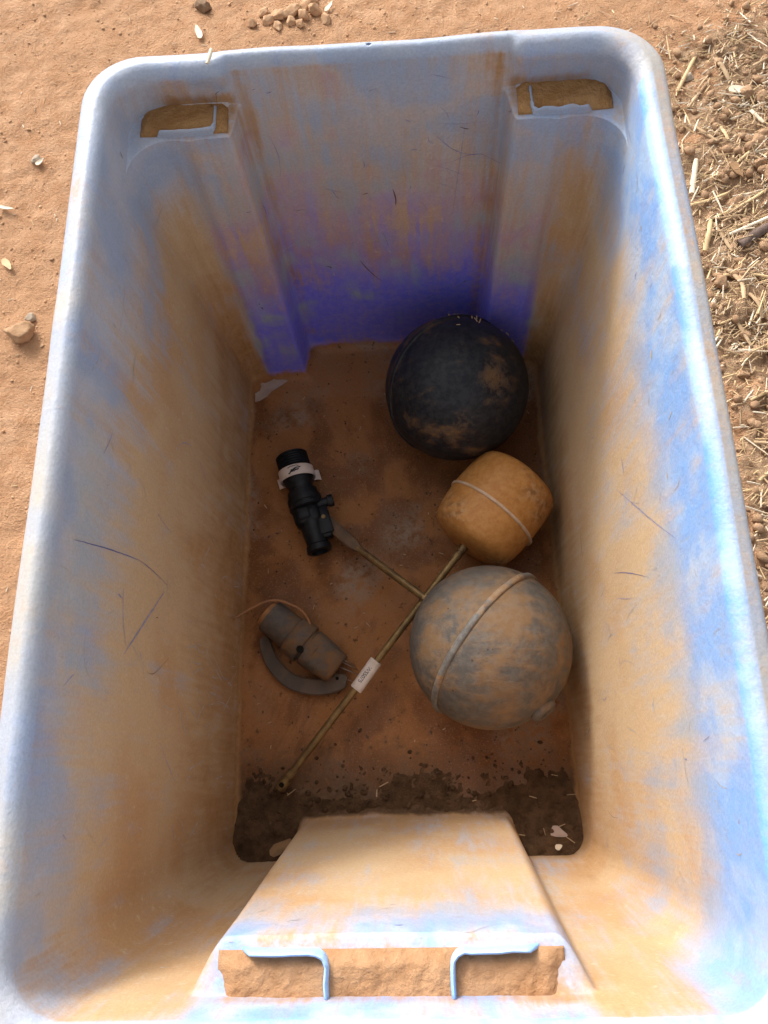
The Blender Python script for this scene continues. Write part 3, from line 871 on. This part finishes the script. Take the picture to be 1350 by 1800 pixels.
# flat lever blade that tapers into the rod
d, u_, w_ = frame(l1 - l0)
V = []; F = []; ns = 12
for i in range(ns + 1):
    f = i / ns
    q = l0.lerp(l1, f); hw = lerp(.0068, .0062, f) if f < .8 else lerp(.0062, .0035, (f - .8) / .2)
    hh = lerp(.0022, .0030, f)
    for a, b in ((-1, -.6), (-.8, -1), (.8, -1), (1, -.6), (1, .6), (.8, 1), (-.8, 1), (-1, .6)): V.append(q + u_ * hw * a + w_ * hh * b)
for i in range(ns):
    for k in range(8): F.append((i * 8 + k, i * 8 + (k + 1) % 8, i * 8 + 8 + (k + 1) % 8, i * 8 + 8 + k))
F += [tuple(reversed(range(8))), tuple(range(ns * 8, ns * 8 + 8))]
obj('lever', (V, F), LEVER, fv, angle=40)
rp = [l1 - rd * .006] + [l1.lerp(gc, f) for f in (.15, .3, .45, .6)]
obj('float_rod', tube(rp, .0040, 12), BRASS, fv, angle=50)
obj('rod_nut', lathe(gc - rd * (GR + .008), gc, [(0, 0), (0, .0055), (.010, .0060), (.010, 0)], 6), BRASS, fv, angle=20)
gax = Vector((rd.x, rd.y, rd.z)); 
ball = sphere_float('float_ball', gc, GR, gax + Vector((0.05, -.02, -.06)), GREY, fv, offs=-.004, dent=.02, patches=(((.55, -.62, .55), .35, .7), ((.1, -.8, .6), .28, .6), ((-.45, .1, .85), .30, .55)))
gx_ = (gax + Vector((0.05, -.02, -.06))).normalized()
seam_ring('seam', gc, GR, gx_, .0030, .0026, mat_ball('grey_seam_highlight', (.12, .11, .10), (.19, .175, .155), (.27, .160, .082), (.31, .205, .125), .50, .62), ball, offs=-.004)  # seam plastic lighter than the ball, an edge highlight painted into its colour
bosd = (gx_ + Vector((.0, -.42, .05))).normalized()
obj('moulding_boss', lathe(gc + bosd * (GR - .004), gc + bosd * (GR + .02), [(0, 0), (0, .014), (.0060, .0125), (.0085, .009), (.0085, .005), (.006, .0045), (.006, 0)], 20), GREY, ball, angle=180)

# --- tan drum float on its own brass rod with a paper tag
dc = Vector((.1010, .0660, .0535)); DR = .0490
rend = Vector((-.1236, -.2015, .0150))
rod_top = Vector((.0640, .0205, .0420))
dax = Vector((.0640 - .0560, 0, 0)) + (dc - rod_top).normalized() * .0
dax = (dc - Vector((.0640, .0205, .0400)))
dax = Vector((.045, .052, .004)).normalized()
df = thing('drum_float', (dc.x, dc.y, FL), 'tan barrel-shaped float on a long thin brass rod carrying a white tag', 'float')
hl = .0505
prof = [(0, 0), (.0002, .010), (.0010, .020), (.0028, .030), (.0055, .0375), (.0085, .0418), (.0125, .0445), (.0200, .0464), (.0320, .0481), (hl, .0490)]
prof = prof + [(2 * hl - t, r) for t, r in reversed(prof[:-1])]
V, F = lathe(dc - dax * hl, dc + dax * hl, prof, 56)
V = np.array([tuple(v) for v in V]); cc = np.array(dc); U = V - cc
V = cc + U * (1 + (fbm(U, 32, 3) - .5) * .05)[:, None]
drum = obj('drum_shell', (V, F), DRUM, df, angle=180, attrs={'band': [0.] * len(V)})
obj('seam', lathe(dc - dax * .0055 - dax * .05, dc, [(.05 - .0018, .0475), (.05 - .0016, .0497), (.05 - .0007, .0508), (.05 + .0007, .0508), (.05 + .0016, .0497), (.05 + .0018, .0475)], 64), PALESEAM, drum, angle=60)
dend = dc - dax * hl
rdir = (rend - dend).normalized()
r0 = dend - rdir * .004
obj('rod', tube([r0.lerp(rend, f) + Vector((0, 0, .0012 * math.sin(f * 3.14))) for f in np.linspace(0, .945, 14)], .0037, 12), BRASS, df, angle=50)
obj('rod_ferrule', lathe(r0, rend, [(.002, 0), (.002, .0048), (.010, .0048), (.0105, .0040), (.0125, .0040), (.013, .0046), (.018, .0046), (.0182, 0)], 14), BRASS, df, angle=30)
L = (rend - r0).length
fit = obj('end_fitting', lathe(r0, rend, [(L * .925, 0), (L * .925, .0047), (L * .942, .0050), (L * .943, .0040), (L * .955, .0038), (L * .956, .0052), (L * .985, .0055), (L - .002, .0048), (L - .002, .0026), (L - .006, .0026), (L - .006, 0)], 18), BRASS, df, angle=30)
ctr = r0.lerp(rend, .975) + Vector((0, 0, .0046))
obj('eye_hole', lathe(ctr, ctr + Vector((-.3, -.4, 1)) * .1, [(0, 0), (0, .0024), (.0016, .0024), (.0016, 0)], 14), HOLE, fit)
# tag: a strip of tape folded round the rod
tf0, tf1 = .485, .597
ta = r0.lerp(rend, tf0); tb = r0.lerp(rend, tf1)
tm = (ta + tb) / 2 + Vector((0, 0, .0012))
td = (tb - ta).normalized()
cv = (Vector(cam.location) - tm); cv = (cv - td * cv.dot(td)).normalized()
tside = cv.cross(td).normalized()
up_t = Vector((0, 0, 1)); up_t = (up_t - td * up_t.dot(td)).normalized(); us = td.cross(up_t)
TL = (tb - ta).length / 2
V = []; F = []; m = 24
for j, f in enumerate((-1, -.97, 0, .97, 1)):
    for i in range(m):
        a = 2 * math.pi * i / m
        sx = math.copysign(abs(math.cos(a)) ** .8, math.cos(a)) * .0064; sz = math.sin(a) * .0046
        k = .97 if abs(f) == 1 else 1
        V.append(tm + td * TL * f + us * (sx * k - .0006 * f) + up_t * (sz * k + .0006))
for j in range(4):
    for i in range(m): F.append((j * m + i, j * m + (i + 1) % m, (j + 1) * m + (i + 1) % m, (j + 1) * m + i))
F += [tuple(reversed(range(m))), tuple(range(4 * m, 5 * m))]
tg = obj('paper_tag', (V, F), TAPE, df, angle=40)
fc = bpy.data.curves.new('tag_text', 'FONT'); fc.body = 'WSS075'; fc.size = .0056; fc.extrude = .00012; fc.align_x = 'CENTER'; fc.align_y = 'CENTER'; fc.space_character = .95
to = bpy.data.objects.new('tmp', fc); C.objects.link(to)
bpy.context.view_layer.update()
tme = bpy.data.meshes.new_from_object(to.evaluated_get(bpy.context.evaluated_depsgraph_get()))
bpy.data.objects.remove(to)
V = []
for v in tme.vertices:                               # reads along the rod towards its free end, laid on the curved tape
    rx = v.co.x; ry = v.co.y - .0008
    upv = -us if us.cross(td).dot(up_t) > 0 else us
    upv = up_t.cross(td)
    off = upv * ry
    s = off.dot(us)
    zz = .0043 * math.sqrt(max(0, 1 - min(1, abs(s) / .0068) ** 2.2)) + .0006
    V.append(tm + td * rx + us * s + up_t * (zz + .00025 + v.co.z))
obj('tag_lettering', (V, [tuple(p.vertices) for p in tme.polygons]), INK, tg, angle=30)

# --- grey pipe fitting with strap and wires
PVC = mat_ball('dusty_grey_pvc', (.075, .060, .050), (.105, .082, .066), (.18, .092, .040), (.15, .088, .048), .42, .60, .6, False, 26)
CAPM = simple('rusty_plug', (.38, .17, .06), (.26, .12, .05), 80)
STRAP = simple('grey_brown_strap', (.075, .054, .041), (.115, .076, .052), 40, .6)
COPPER = simple('copper_wire_sheath', (.34, .155, .06), (.26, .12, .055), 60, .5)
STEEL = simple('steel_wire', (.20, .15, .12), (.30, .24, .2), 60, .4, .5, 0, metal=.5)
p0 = Vector((-.1325, -.0320, .0300)); p1 = Vector((-.0600, -.0905, .0205))
pd, pu, pw = frame(p1 - p0)
def pp(t, s=0, u=0): return p0 + pd * t + pu * s + pw * u
pf = thing('pipe_fitting', (-.1, -.065, FL), 'dusty grey plastic pipe fitting with a curved strap handle and a thin copper wire', 'pipe fitting')
obj('pipe', lathe(p0, p1, [(.000, .0150), (.000, .0176), (.036, .0178), (.060, .0180), (.062, .0150), (.002, .0150)], 36), PVC, pf, angle=40, attrs={'band': [0.] * 216})
obj('end_plug', lathe(pp(-.0065), p1, [(0, 0), (.0, .0100), (.0020, .0148), (.0060, .0165), (.012, .0149), (.012, 0)], 28), CAPM, pf, angle=40)
col = obj('collar', lathe(pp(.030), p1, [(0, .0170), (0, .0200), (.0015, .0212), (.0160, .0214), (.0175, .0206), (.0175, .0170)], 36), PVC, pf, angle=40, attrs={'band': [.55] * 216})
hp = pp(.0478, .0075, .0200)
obj('screw_hole', lathe(hp + (pw + pu * .3) * .0012, hp - pw * .01, [(0, 0), (0, .0036), (.004, .0036), (.004, 0)], 16), HOLE, col)
# tapering saddle half with a square end
V = []; F = []; m = 14
for j, (t, hw, hh) in enumerate(((.0505, .0185, .0215), (.0515, .0198, .0240), (.066, .0192, .0222), (.080, .0176, .0180), (.0865, .0168, .0150), (.088, .0155, .0125))):
    for i in range(m):
        a = math.pi * i / (m - 1)
        cx_ = math.copysign(abs(math.cos(a)) ** .6, math.cos(a)) * hw; cz_ = math.sin(a) ** .65 * hh if 0 < i < m - 1 else 0
        V.append(pp(t, cx_, cz_ - .006))
    V.append(pp(t, -hw, -.014)); V.append(pp(t, hw, -.014))
m2 = m + 2
for j in range(5):
    for i in range(m2): F.append((j * m2 + i, j * m2 + (i + 1) % m2, (j + 1) * m2 + (i + 1) % m2, (j + 1) * m2 + i))
F += [tuple(reversed(range(m2))), tuple(range(5 * m2, 6 * m2))]
obj('saddle', (V, F), PVC, pf, angle=40, attrs={'band': [0.] * len(V)})
# crescent strap
sp_ = spline([(-.1415, -.0500, .0130), (-.1400, -.0590, .0125), (-.1320, -.0780, .0115), (-.1140, -.0960, .0110), (-.0900, -.1030, .0115), (-.0690, -.1010, .0125), (-.0560, -.0935, .0140)], 40)
V = []; F = []; m = len(sp_)
for i, q in enumerate(sp_):
    d = (sp_[min(i + 1, m - 1)] - sp_[max(i - 1, 0)]).normalized(); nn = Vector((-d.y, d.x, 0)).normalized()
    f = i / (m - 1)
    hw = .0052 + .0016 * math.sin(math.pi * min(1, f * 1.02)) + .0034 * f ** 2
    hw *= min(1, (i + 1.2) / 4) * min(1, (m - i + .2) / 4.2)
    for a, b in ((-1, -1), (1, -1), (1, .6), (.85, 1), (-.85, 1), (-1, .6)): V.append(q + nn * hw * a + Vector((0, 0, .0022 * b)))
for i in range(m - 1):
    for k in range(6): F.append((i * 6 + k, i * 6 + (k + 1) % 6, i * 6 + 6 + (k + 1) % 6, i * 6 + 6 + k))
F += [tuple(reversed(range(6))), tuple(range((m - 1) * 6, m * 6))]
strap = obj('strap', (V, F), STRAP, pf, angle=35)
q = sp_[36] + Vector((-.002, .003, .0026))
obj('strap_hole', lathe(q, q - Vector((0, 0, .01)), [(0, 0), (0, .0017), (.002, .0017), (.002, 0)], 12), HOLE, strap)
obj('wire', tube(spline([(-.1665, -.0371, .0460), (-.1500, -.0268, .0440), (-.1385, -.0214, .0440), (-.1260, -.0187, .0430), (-.1128, -.0218, .0420), (-.0996, -.0289, .0400), (-.0923, -.0380, .0380), (-.0899, -.0472, .0340), (-.0915, -.0520, .0300)], 60), .00125, 8), COPPER, pf, angle=180)
for s, u, e in ((.0080, -.002, (-.0445, -.0865, .0080)), (.0020, -.004, (-.0405, -.0930, .0075)), (-.006, -.006, (-.0445, -.1010, .0070)), (.0105, -.004, (-.0470, -.0825, .0070))):
    a = pp(.084, s if pu.x > 0 else -s, u)
    obj('wire_end', tube([a, a.lerp(Vector(e), .5) + Vector((0, 0, .001)), e], [.0006, .0006, .0004], 6), STEEL, pf, angle=180)

# ------------------------------------------------------------------ scraps lying in the bin
PAPER = simple('dirty_paper', (.44, .33, .28), (.36, .26, .21), 60, .8)
DRYLEAF = simple('dry_leaf', (.34, .20, .10), (.22, .125, .06), 60, .8)
STRAW = simple('straw', (.62, .45, .24), (.48, .33, .17), 40, .6, .3, .0003)
STRAWPALE = simple('bleached_straw', (.70, .60, .46), (.60, .49, .35), 40, .6, .3, .0003)
STRAWDARK = simple('brown_straw', (.36, .235, .13), (.47, .33, .195), 40, .7, .3, .0003)
def scrap(name, outline, z, th, mat, label, cat, curl=.003, seed=0):
    out = [Vector((x, y, 0)) for x, y in outline]
    c = sum(out, Vector()) / len(out)
    V = []; F = []; n = len(out)
    for k in (0, 1):
        for s in (1.0, .55):
            for q in out:
                p = c + (q - c) * s
                V.append((p.x, p.y, z + k * th + curl * (vnoise(np.array([p.x * 60, p.y * 60, seed]))) * s))
        V.append((c.x, c.y, z + k * th + curl * .2))
    h = 2 * n + 1
    for k in (0, 1):
        b = k * h
        for i in range(n):
            j = (i + 1) % n
            f1 = (b + i, b + j, b + n + j, b + n + i); f2 = (b + n + i, b + n + j, b + 2 * n)
            F += [f1, f2] if k else [f1[::-1], f2[::-1]]
    for i in range(n):
        j = (i + 1) % n
        F.append((i, j, h + j, h + i))
    return tag(obj(name, (V, F), mat, None, origin=(c.x, c.y, z), angle=50), label, cat)
scrap('paper_scrap', [(-.1655, .2270), (-.1640, .2330), (-.1560, .2385), (-.1545, .2440), (-.1570, .2500), (-.1500, .2480), (-.1430, .2510), (-.1395, .2530), (-.1370, .2510), (-.1290, .2515), (-.1230, .2500), (-.1330, .2420), (-.1420, .2370), (-.1470, .2310), (-.1560, .2255), (-.1620, .2240)], FL + .0012, .0006, PAPER, 'torn pinkish paper scrap lying in the blue corner of the bin floor', 'paper', .002, 3)
def on_pile(x, y): return float(pile_height(np.array(x), np.array(y)))
def leafshape(cx, cy, l, w, a, n=10):
    o = []
    for i in range(n):
        t = 2 * math.pi * i / n
        j_ = .78 + .44 * ((math.sin(i * 12.9898 + cx * 781.2 + cy * 377.1) * 43758.5453) % 1)
        x = math.cos(t) * l * (.6 + .4 * j_); y = math.sin(t) * w * (1 - .5 * math.cos(t)) * j_
        o.append((cx + x * math.cos(a) - y * math.sin(a), cy + x * math.sin(a) + y * math.cos(a)))
    return o
scrap('bark_chip', leafshape(.1435, -.2435, .0085, .0045, -.3), on_pile(.1435, -.2435) + .001, .0012, PAPER, 'pale chip on the dark soil in the bin corner', 'chip', .003, 5)
scrap('dry_leaf', leafshape(-.1190, -.2515, .0130, .0045, .6), on_pile(-.119, -.2515) + .001, .0008, DRYLEAF, 'curled brown leaf on the dark soil beside the centre column', 'leaf', .006, 6)
scrap('bark_chip', leafshape(.1415, -.2555, .0035, .0025, .4), on_pile(.1415, -.2555) + .001, .0012, STRAWPALE, 'tiny pale chip at the very corner of the dark soil', 'chip', .001, 7)

# fine straw crumbs on the bin floor, and on the dark soil
def straw_geo(x, y, z, l, w, a, tilt=0.0, bend=0.0, th=.35):
    ca, sa = math.cos(a), math.sin(a)
    V = []; F = []
    for i, f in enumerate((-.5, 0, .5)):
        q = Vector((x + ca * l * f, y + sa * l * f, z + math.sin(tilt) * l * f + (bend if i == 1 else 0)))
        nn = Vector((-sa, ca, 0))
        ww = w * (1 if i < 2 else .7)
        V += [q + nn * ww * .5, q + Vector((0, 0, ww * th)), q - nn * ww * .5, q - Vector((0, 0, ww * th * .6))]
    for i in (0, 1):
        for k in range(4): F.append((i * 4 + k, i * 4 + (k + 1) % 4, i * 4 + 4 + (k + 1) % 4, i * 4 + 4 + k))
    F += [(3, 2, 1, 0), (8, 9, 10, 11)]
    return V, F
gs = []
for i in range(46):
    x = rnd.uniform(-.155, .155); y = rnd.uniform(-.19, .25)
    gs.append(straw_geo(x, y, FL + .0012, rnd.uniform(.002, .006), rnd.uniform(.0006, .0012), rnd.uniform(0, 6.28)))
for i in range(26):
    x = rnd.uniform(-.16, .16); y = rnd.uniform(-.256, -.185)
    if abs(x) < .1 and y < -.23: continue
    gs.append(straw_geo(x, y, on_pile(x, y) + .0006, rnd.uniform(.003, .010), rnd.uniform(.0006, .0013), rnd.uniform(0, 6.28)))
for i in range(16):                                  # caught in the seam of the black ball
    a = rnd.uniform(1.6, 3.6); 
    d_, u2, w2 = frame(bax)
    q = bc + d_ * rnd.uniform(-.016, .02) ; dirv = (u2 * math.cos(a) + w2 * math.sin(a))
    q = bc + (q - bc + dirv * .0715).normalized() * (BR + .0012)
    if q.z < .07: continue
    gs.append(straw_geo(q.x, q.y, q.z + .0006, rnd.uniform(.003, .006), .0011, rnd.uniform(0, 6.28)))
o = obj('straw_crumbs', join(*gs), STRAWDARK, None, smooth=False, origin=(0, 0, FL))
tag(o, 'tiny straw crumbs scattered over the bin floor and its soil', 'straw', kind='stuff')
gs = []
for i in range(300):
    x = rnd.uniform(-.16, .16); y = rnd.choice((rnd.uniform(-.258, -.178), rnd.gauss(-.195, .016)))
    y = max(-.258, y)
    if abs(x) < .1 and y < -.230: continue
    gs.append(lump((x, y, max(FL, on_pile(x, y)) - .0006), rnd.choice((.0009, .0012, .0016, .0022, .003)) * (1 if y < -.2 else .7), i + 40, 1))
o = obj('soil_crumbs', join(*gs), SOIL_DARK, None, origin=(0, -.23, FL), angle=60)
tag(o, 'dark soil crumbs on the heap at the end of the bin floor', 'soil', kind='stuff')

# ------------------------------------------------------------------ litter on the ground
def in_litter(x, y): return glook(GM, x, y)
CLOD = mat_soil('soil_clod', (.29, .175, .10), (.40, .255, .155), (.48, .34, .22), .0012)
CRUMB = simple('sand_crumb', (.40, .235, .13), (.54, .345, .21), 90, .95, .1, 0)
CLODO = mat_soil('orange_clod', (.34, .20, .11), (.44, .28, .165), (.54, .38, .25), .0012)
mats = {'a': STRAW, 'b': STRAWPALE, 'c': STRAWDARK}
geo = {'a': [], 'b': [], 'c': []}
cnt = 0
while cnt < 7500:
    x = rnd.uniform(.26, .64); y = rnd.uniform(-.25, .98)
    if rnd.random() > in_litter(x, y) * .97 + .03: continue
    cnt += 1
    k = rnd.choices('abc', (.26, .20, .54))[0]
    l = rnd.choice((.004, .006, .008, .011, .015, .02, .028)) * rnd.uniform(.7, 1.3)
    geo[k].append(straw_geo(x, y, gz(x, y) + rnd.uniform(.0008, .006), l, rnd.uniform(.0008, .0024), rnd.gauss(.45, .75), rnd.gauss(0, .18), rnd.uniform(-.0005, .001)))
cnt = 0
while cnt < 260:                                     # a thin scatter on the open sand
    x = rnd.uniform(-.62, .6); y = rnd.uniform(-.2, .98)
    if in_litter(x, y) > .3 or (abs(x) < .23 and abs(y) < .33): continue
    cnt += 1
    geo[rnd.choice('abbc')].append(straw_geo(x, y, gz(x, y) + .001, rnd.uniform(.003, .010), rnd.uniform(.0006, .0016), rnd.uniform(0, 6.28)))
for k, lab in (('a', 'golden chopped straw bits strewn over the littered soil'), ('b', 'bleached pale straw bits strewn over the littered soil'), ('c', 'brown chopped straw and bark bits strewn over the littered soil')):
    o = obj('chopped_straw', join(*geo[k]), mats[k], None, smooth=False, origin=(.45, .4, 0))
    tag(o, lab, 'straw', kind='stuff')
gs = []; gs2 = []
cnt = 0
while cnt < 1500:
    x = rnd.uniform(.26, .64); y = rnd.uniform(-.25, .98)
    if rnd.random() > in_litter(x, y): continue
    cnt += 1
    gs.append(lump((x, y, gz(x, y) - .001), rnd.choice((.0018, .0025, .0032, .0042, .006)), cnt, 1, .3))
cnt = 0
while cnt < 3600:
    x = rnd.uniform(-.62, .6); y = rnd.uniform(-.2, 1.0)
    if in_litter(x, y) > .5 or (abs(x) < .23 and abs(y) < .33): continue
    cnt += 1
    gs2.append(lump((x, y, gz(x, y) - .0008), rnd.choice((.0008, .0010, .0012, .0014, .0016, .0022)), cnt + 5000, 0 if cnt % 3 else 1, .3))
tag(obj('soil_crumbs', join(*gs), CLOD, None, origin=(.45, .4, 0), angle=60), 'brown soil crumbs among the straw litter', 'soil', kind='stuff')
tag(obj('soil_crumbs', join(*gs2), CRUMB, None, origin=(-.4, .4, 0), angle=60), 'orange soil crumbs on the open sand', 'soil', kind='stuff')

# single stalks, twigs, clods, chips that can be told apart
def stalk(name, a, b, w, mat, label, cat, group=None, lift=.004, bend=0.0, node=True):
    a = Vector((*a, 0)); b = Vector((*b, 0))
    a.z = gz(a.x, a.y) + lift; b.z = gz(b.x, b.y) + lift
    mid = (a + b) / 2; mid.z = max(mid.z, gz(mid.x, mid.y) + lift)
    d = (b - a).normalized(); nn = Vector((-d.y, d.x, 0))
    pts = spline([a, mid + nn * bend, b], 10)
    rr = [w * .5 * (1 + .10 * math.sin(i * 1.9) + (.25 if node and i == 3 else 0)) * (.75 if i == 10 else 1) for i in range(11)]
    o = obj(name, tube(pts, rr, 8, flat=.6), mat, None, origin=tuple(mid), angle=60)
    return tag(o, label, cat, group)
SG = 'straw stalks on the littered soil'
stalk('straw_stalk', (.383, .650), (.417, .712), .0046, STRAW, 'stout straw stalk leaning by a round pebble near the bin rim corner', 'straw')
stalk('straw_stalk', (.393, .622), (.428, .668), .0034, STRAWDARK, 'thin brown stalk just below the stout stalk by the round pebble', 'straw')
stalk('straw_stalk', (.377, .485), (.389, .535), .0066, STRAWPALE, 'thick bleached white stalk lying against the bin rim', 'straw', lift=.006)
stalk('straw_stalk', (.380, .400), (.394, .445), .0056, STRAW, 'short broken yellow stalk with one end under the bin rim', 'straw', lift=.005)
stalk('straw_stalk', (.397, .440), (.412, .398), .0046, STRAWDARK, 'flat brown stalk meeting the short broken yellow stalk', 'straw')
stalk('straw_stalk', (.372, .466), (.425, .488), .0038, STRAW, 'golden stalk crossing towards the bin above the broken yellow stalk', 'straw', bend=-.002)
stalk('straw_stalk', (.395, .447), (.475, .488), .0036, STRAW, 'longest golden stalk on the littered soil', 'straw', bend=-.003)
stalk('straw_stalk', (.412, .421), (.475, .446), .0040, STRAWPALE, 'pale flat stalk just above the dark twig', 'straw')
stalk('straw_stalk', (.393, .365), (.470, .352), .0036, STRAW, 'golden stalk lying flat beside the hooked stalk', 'straw', bend=.004)
stalk('dark_twig', (.421, .405), (.500, .445), .0105, simple('dark_bark', (.11, .075, .06), (.19, .135, .11), 60, .8, .2, .001), 'thick dark bark twig on the straw litter', 'twig', bend=.004, lift=.006)
stalk('straw_stalk', (.402, .372), (.408, .322), .0050, STRAWDARK, 'hooked brown stalk standing over a dark hollow by the bin', 'straw', bend=.007, lift=.007)
stalk('straw_stalk', (.432, .275), (.437, .235), .0056, STRAW, 'upright yellow stalk alone among dark crumbs', 'straw')
for a, b, w, m in (((.428, .585), (.432, .560), .0044, STRAW), ((.440, .700), (.452, .664), .0060, STRAWDARK), ((.470, .610), (.482, .588), .0050, STRAWPALE), ((.405, .560), (.440, .575), .0030, STRAWDARK),
                   ((.395, .590), (.418, .560), .0034, STRAWDARK), ((.432, .520), (.462, .545), .0034, STRAW), ((.450, .385), (.458, .350), .0044, STRAWDARK), ((.420, .335), (.428, .300), .0046, STRAWDARK),
                   ((.400, .300), (.412, .268), .0040, STRAWDARK), ((.400, .200), (.440, .215), .0030, STRAW), ((.396, .150), (.432, .142), .0030, STRAWDARK), ((.395, .105), (.422, .125), .0034, STRAW), ((.388, .060), (.425, .040), .0030, STRAWDARK),
                   ((.470, .530), (.500, .560), .0034, STRAW), ((.480, .680), (.510, .700), .0040, STRAWDARK)):
    stalk('straw_stalk', a, b, w, m, 'loose short straw piece among the brown litter', 'straw', 'loose straw pieces')
CLODG = 'soil clods'
def clod(name, x, y, s, mat, seed, label, cat='clod', group=None, sub=3, rough=.28, sink=.15):
    o = obj(name, lump((x, y, gz(x, y) - s * sink), s, seed, sub, rough), mat, None, origin=(x, y, gz(x, y)), angle=180)
    return tag(o, label, cat, group)
STONE = simple('grey_stone', (.30, .24, .18), (.42, .34, .26), 60, .9, .2, .0006)
STONED = simple('dark_stone', (.16, .10, .06), (.24, .15, .09), 60, .9, .2, .0006)
clod('pebble', -.2575, .8600, .0115, STONED, 3, 'dark round pebble alone on the orange sand', 'pebble')
clod('pebble', -.4715, .6020, .0085, STONE, 4, 'small pale pebble with a chip beside it on open sand', 'pebble')
clod('pebble', .4010, .6760, .0085, STONE, 14, 'round pebble beside the stout straw stalk', 'pebble')
clod('broken_stone', -.4560, .3330, .0190, CLODO, 8, 'flat broken stone slab on the sand beside the bin', 'stone', rough=.4)
clod('pebble', -.4480, .3560, .0080, STONE, 9, 'small stone sitting on the edge of the flat broken slab', 'pebble')
for i, (x, y, s) in enumerate(((-.1640, .8250, .011), (-.1480, .8330, .012), (-.1290, .8380, .013), (-.1120, .8280, .011), (-.0960, .8360, .012), (-.1060, .8520, .013), (-.1500, .8120, .010), (-.1300, .8180, .009), (-.1850, .8200, .009), (-.0800, .8200, .009), (-.1160, .8120, .008), (-.1700, .8420, .008))):
    clod('soil_clod', x, y, s, CRUMB, 20 + i, 'brown clod in the cluster of clods behind the bin', 'clod', 'clods in the cluster behind the bin')
for i, (x, y, s) in enumerate(((.470, .640, .012), (.487, .632, .010), (.455, .545, .011), (.470, .560, .014), (.488, .548, .012), (.463, .520, .010), (.478, .505, .016), (.495, .520, .012), (.430, .475, .010), (.500, .600, .013), (.482, .575, .011), (.390, .352, .013), (.408, .284, .010), (.450, .300, .013), (.470, .320, .014), (.440, .200, .012), (.425, .160, .010), (.400, .235, .008), (.398, .02, .011), (.415, .07, .010), (.520, .480, .014), (.500, .395, .013), (.480, .260, .012))):
    clod('soil_clod', x, y, s, CLOD, 60 + i, 'brown clod half buried in the straw litter', 'clod', 'clods in the straw litter')
def chip(x, y, l, w, a, mat, label, cat='chip', seed=0, group=None):
    o = scrap('straw_chip', leafshape(x, y, l, w, a), gz(x, y) + .003, .0014, mat, label, cat, .003, seed)
    if group: o['group'] = group
    return o
chip(-.4880, .4370, .0110, .0040, -.9, STRAW, 'pale pointed husk on bare sand beside the bin', 'husk', 1)
chip(-.2605, .8080, .0130, .0045, 1.9, STRAWPALE, 'pale pointed chip poking out behind the bin rim', 'chip', 2)
chip(-.5000, .5240, .0110, .0028, -.2, STRAWPALE, 'narrow pale sliver on bare sand', 'chip', 3)
chip(-.4640, .5960, .0070, .0030, .9, STRAWPALE, 'tiny chip touching the small pale pebble', 'chip', 4)
chip(-.0760, .8420, .0110, .0030, 1.0, STRAWPALE, 'pale sliver beside the cluster of clods', 'chip', 5)
chip(.4620, .6420, .0170, .0060, -.25, STRAWPALE, 'broad bleached flake among the straw litter', 'chip', 6)
chip(.4350, .5130, .0130, .0058, -1.2, DRYLEAF, 'orange brown bark flake among the straw litter', 'chip', 7)
# bit of straw lying on the far rim
o = obj('straw_bit', tube([(-.1135, .2925, H + .0030), (-.1115, .2985, H + .0045), (-.1105, .3040, H + .0050)], [.0014, .0017, .0012], 8, flat=.7), STRAWPALE, None, origin=(-.112, .298, H), angle=60)
tag(o, 'small pale straw bit lying on top of the bin rim', 'straw')
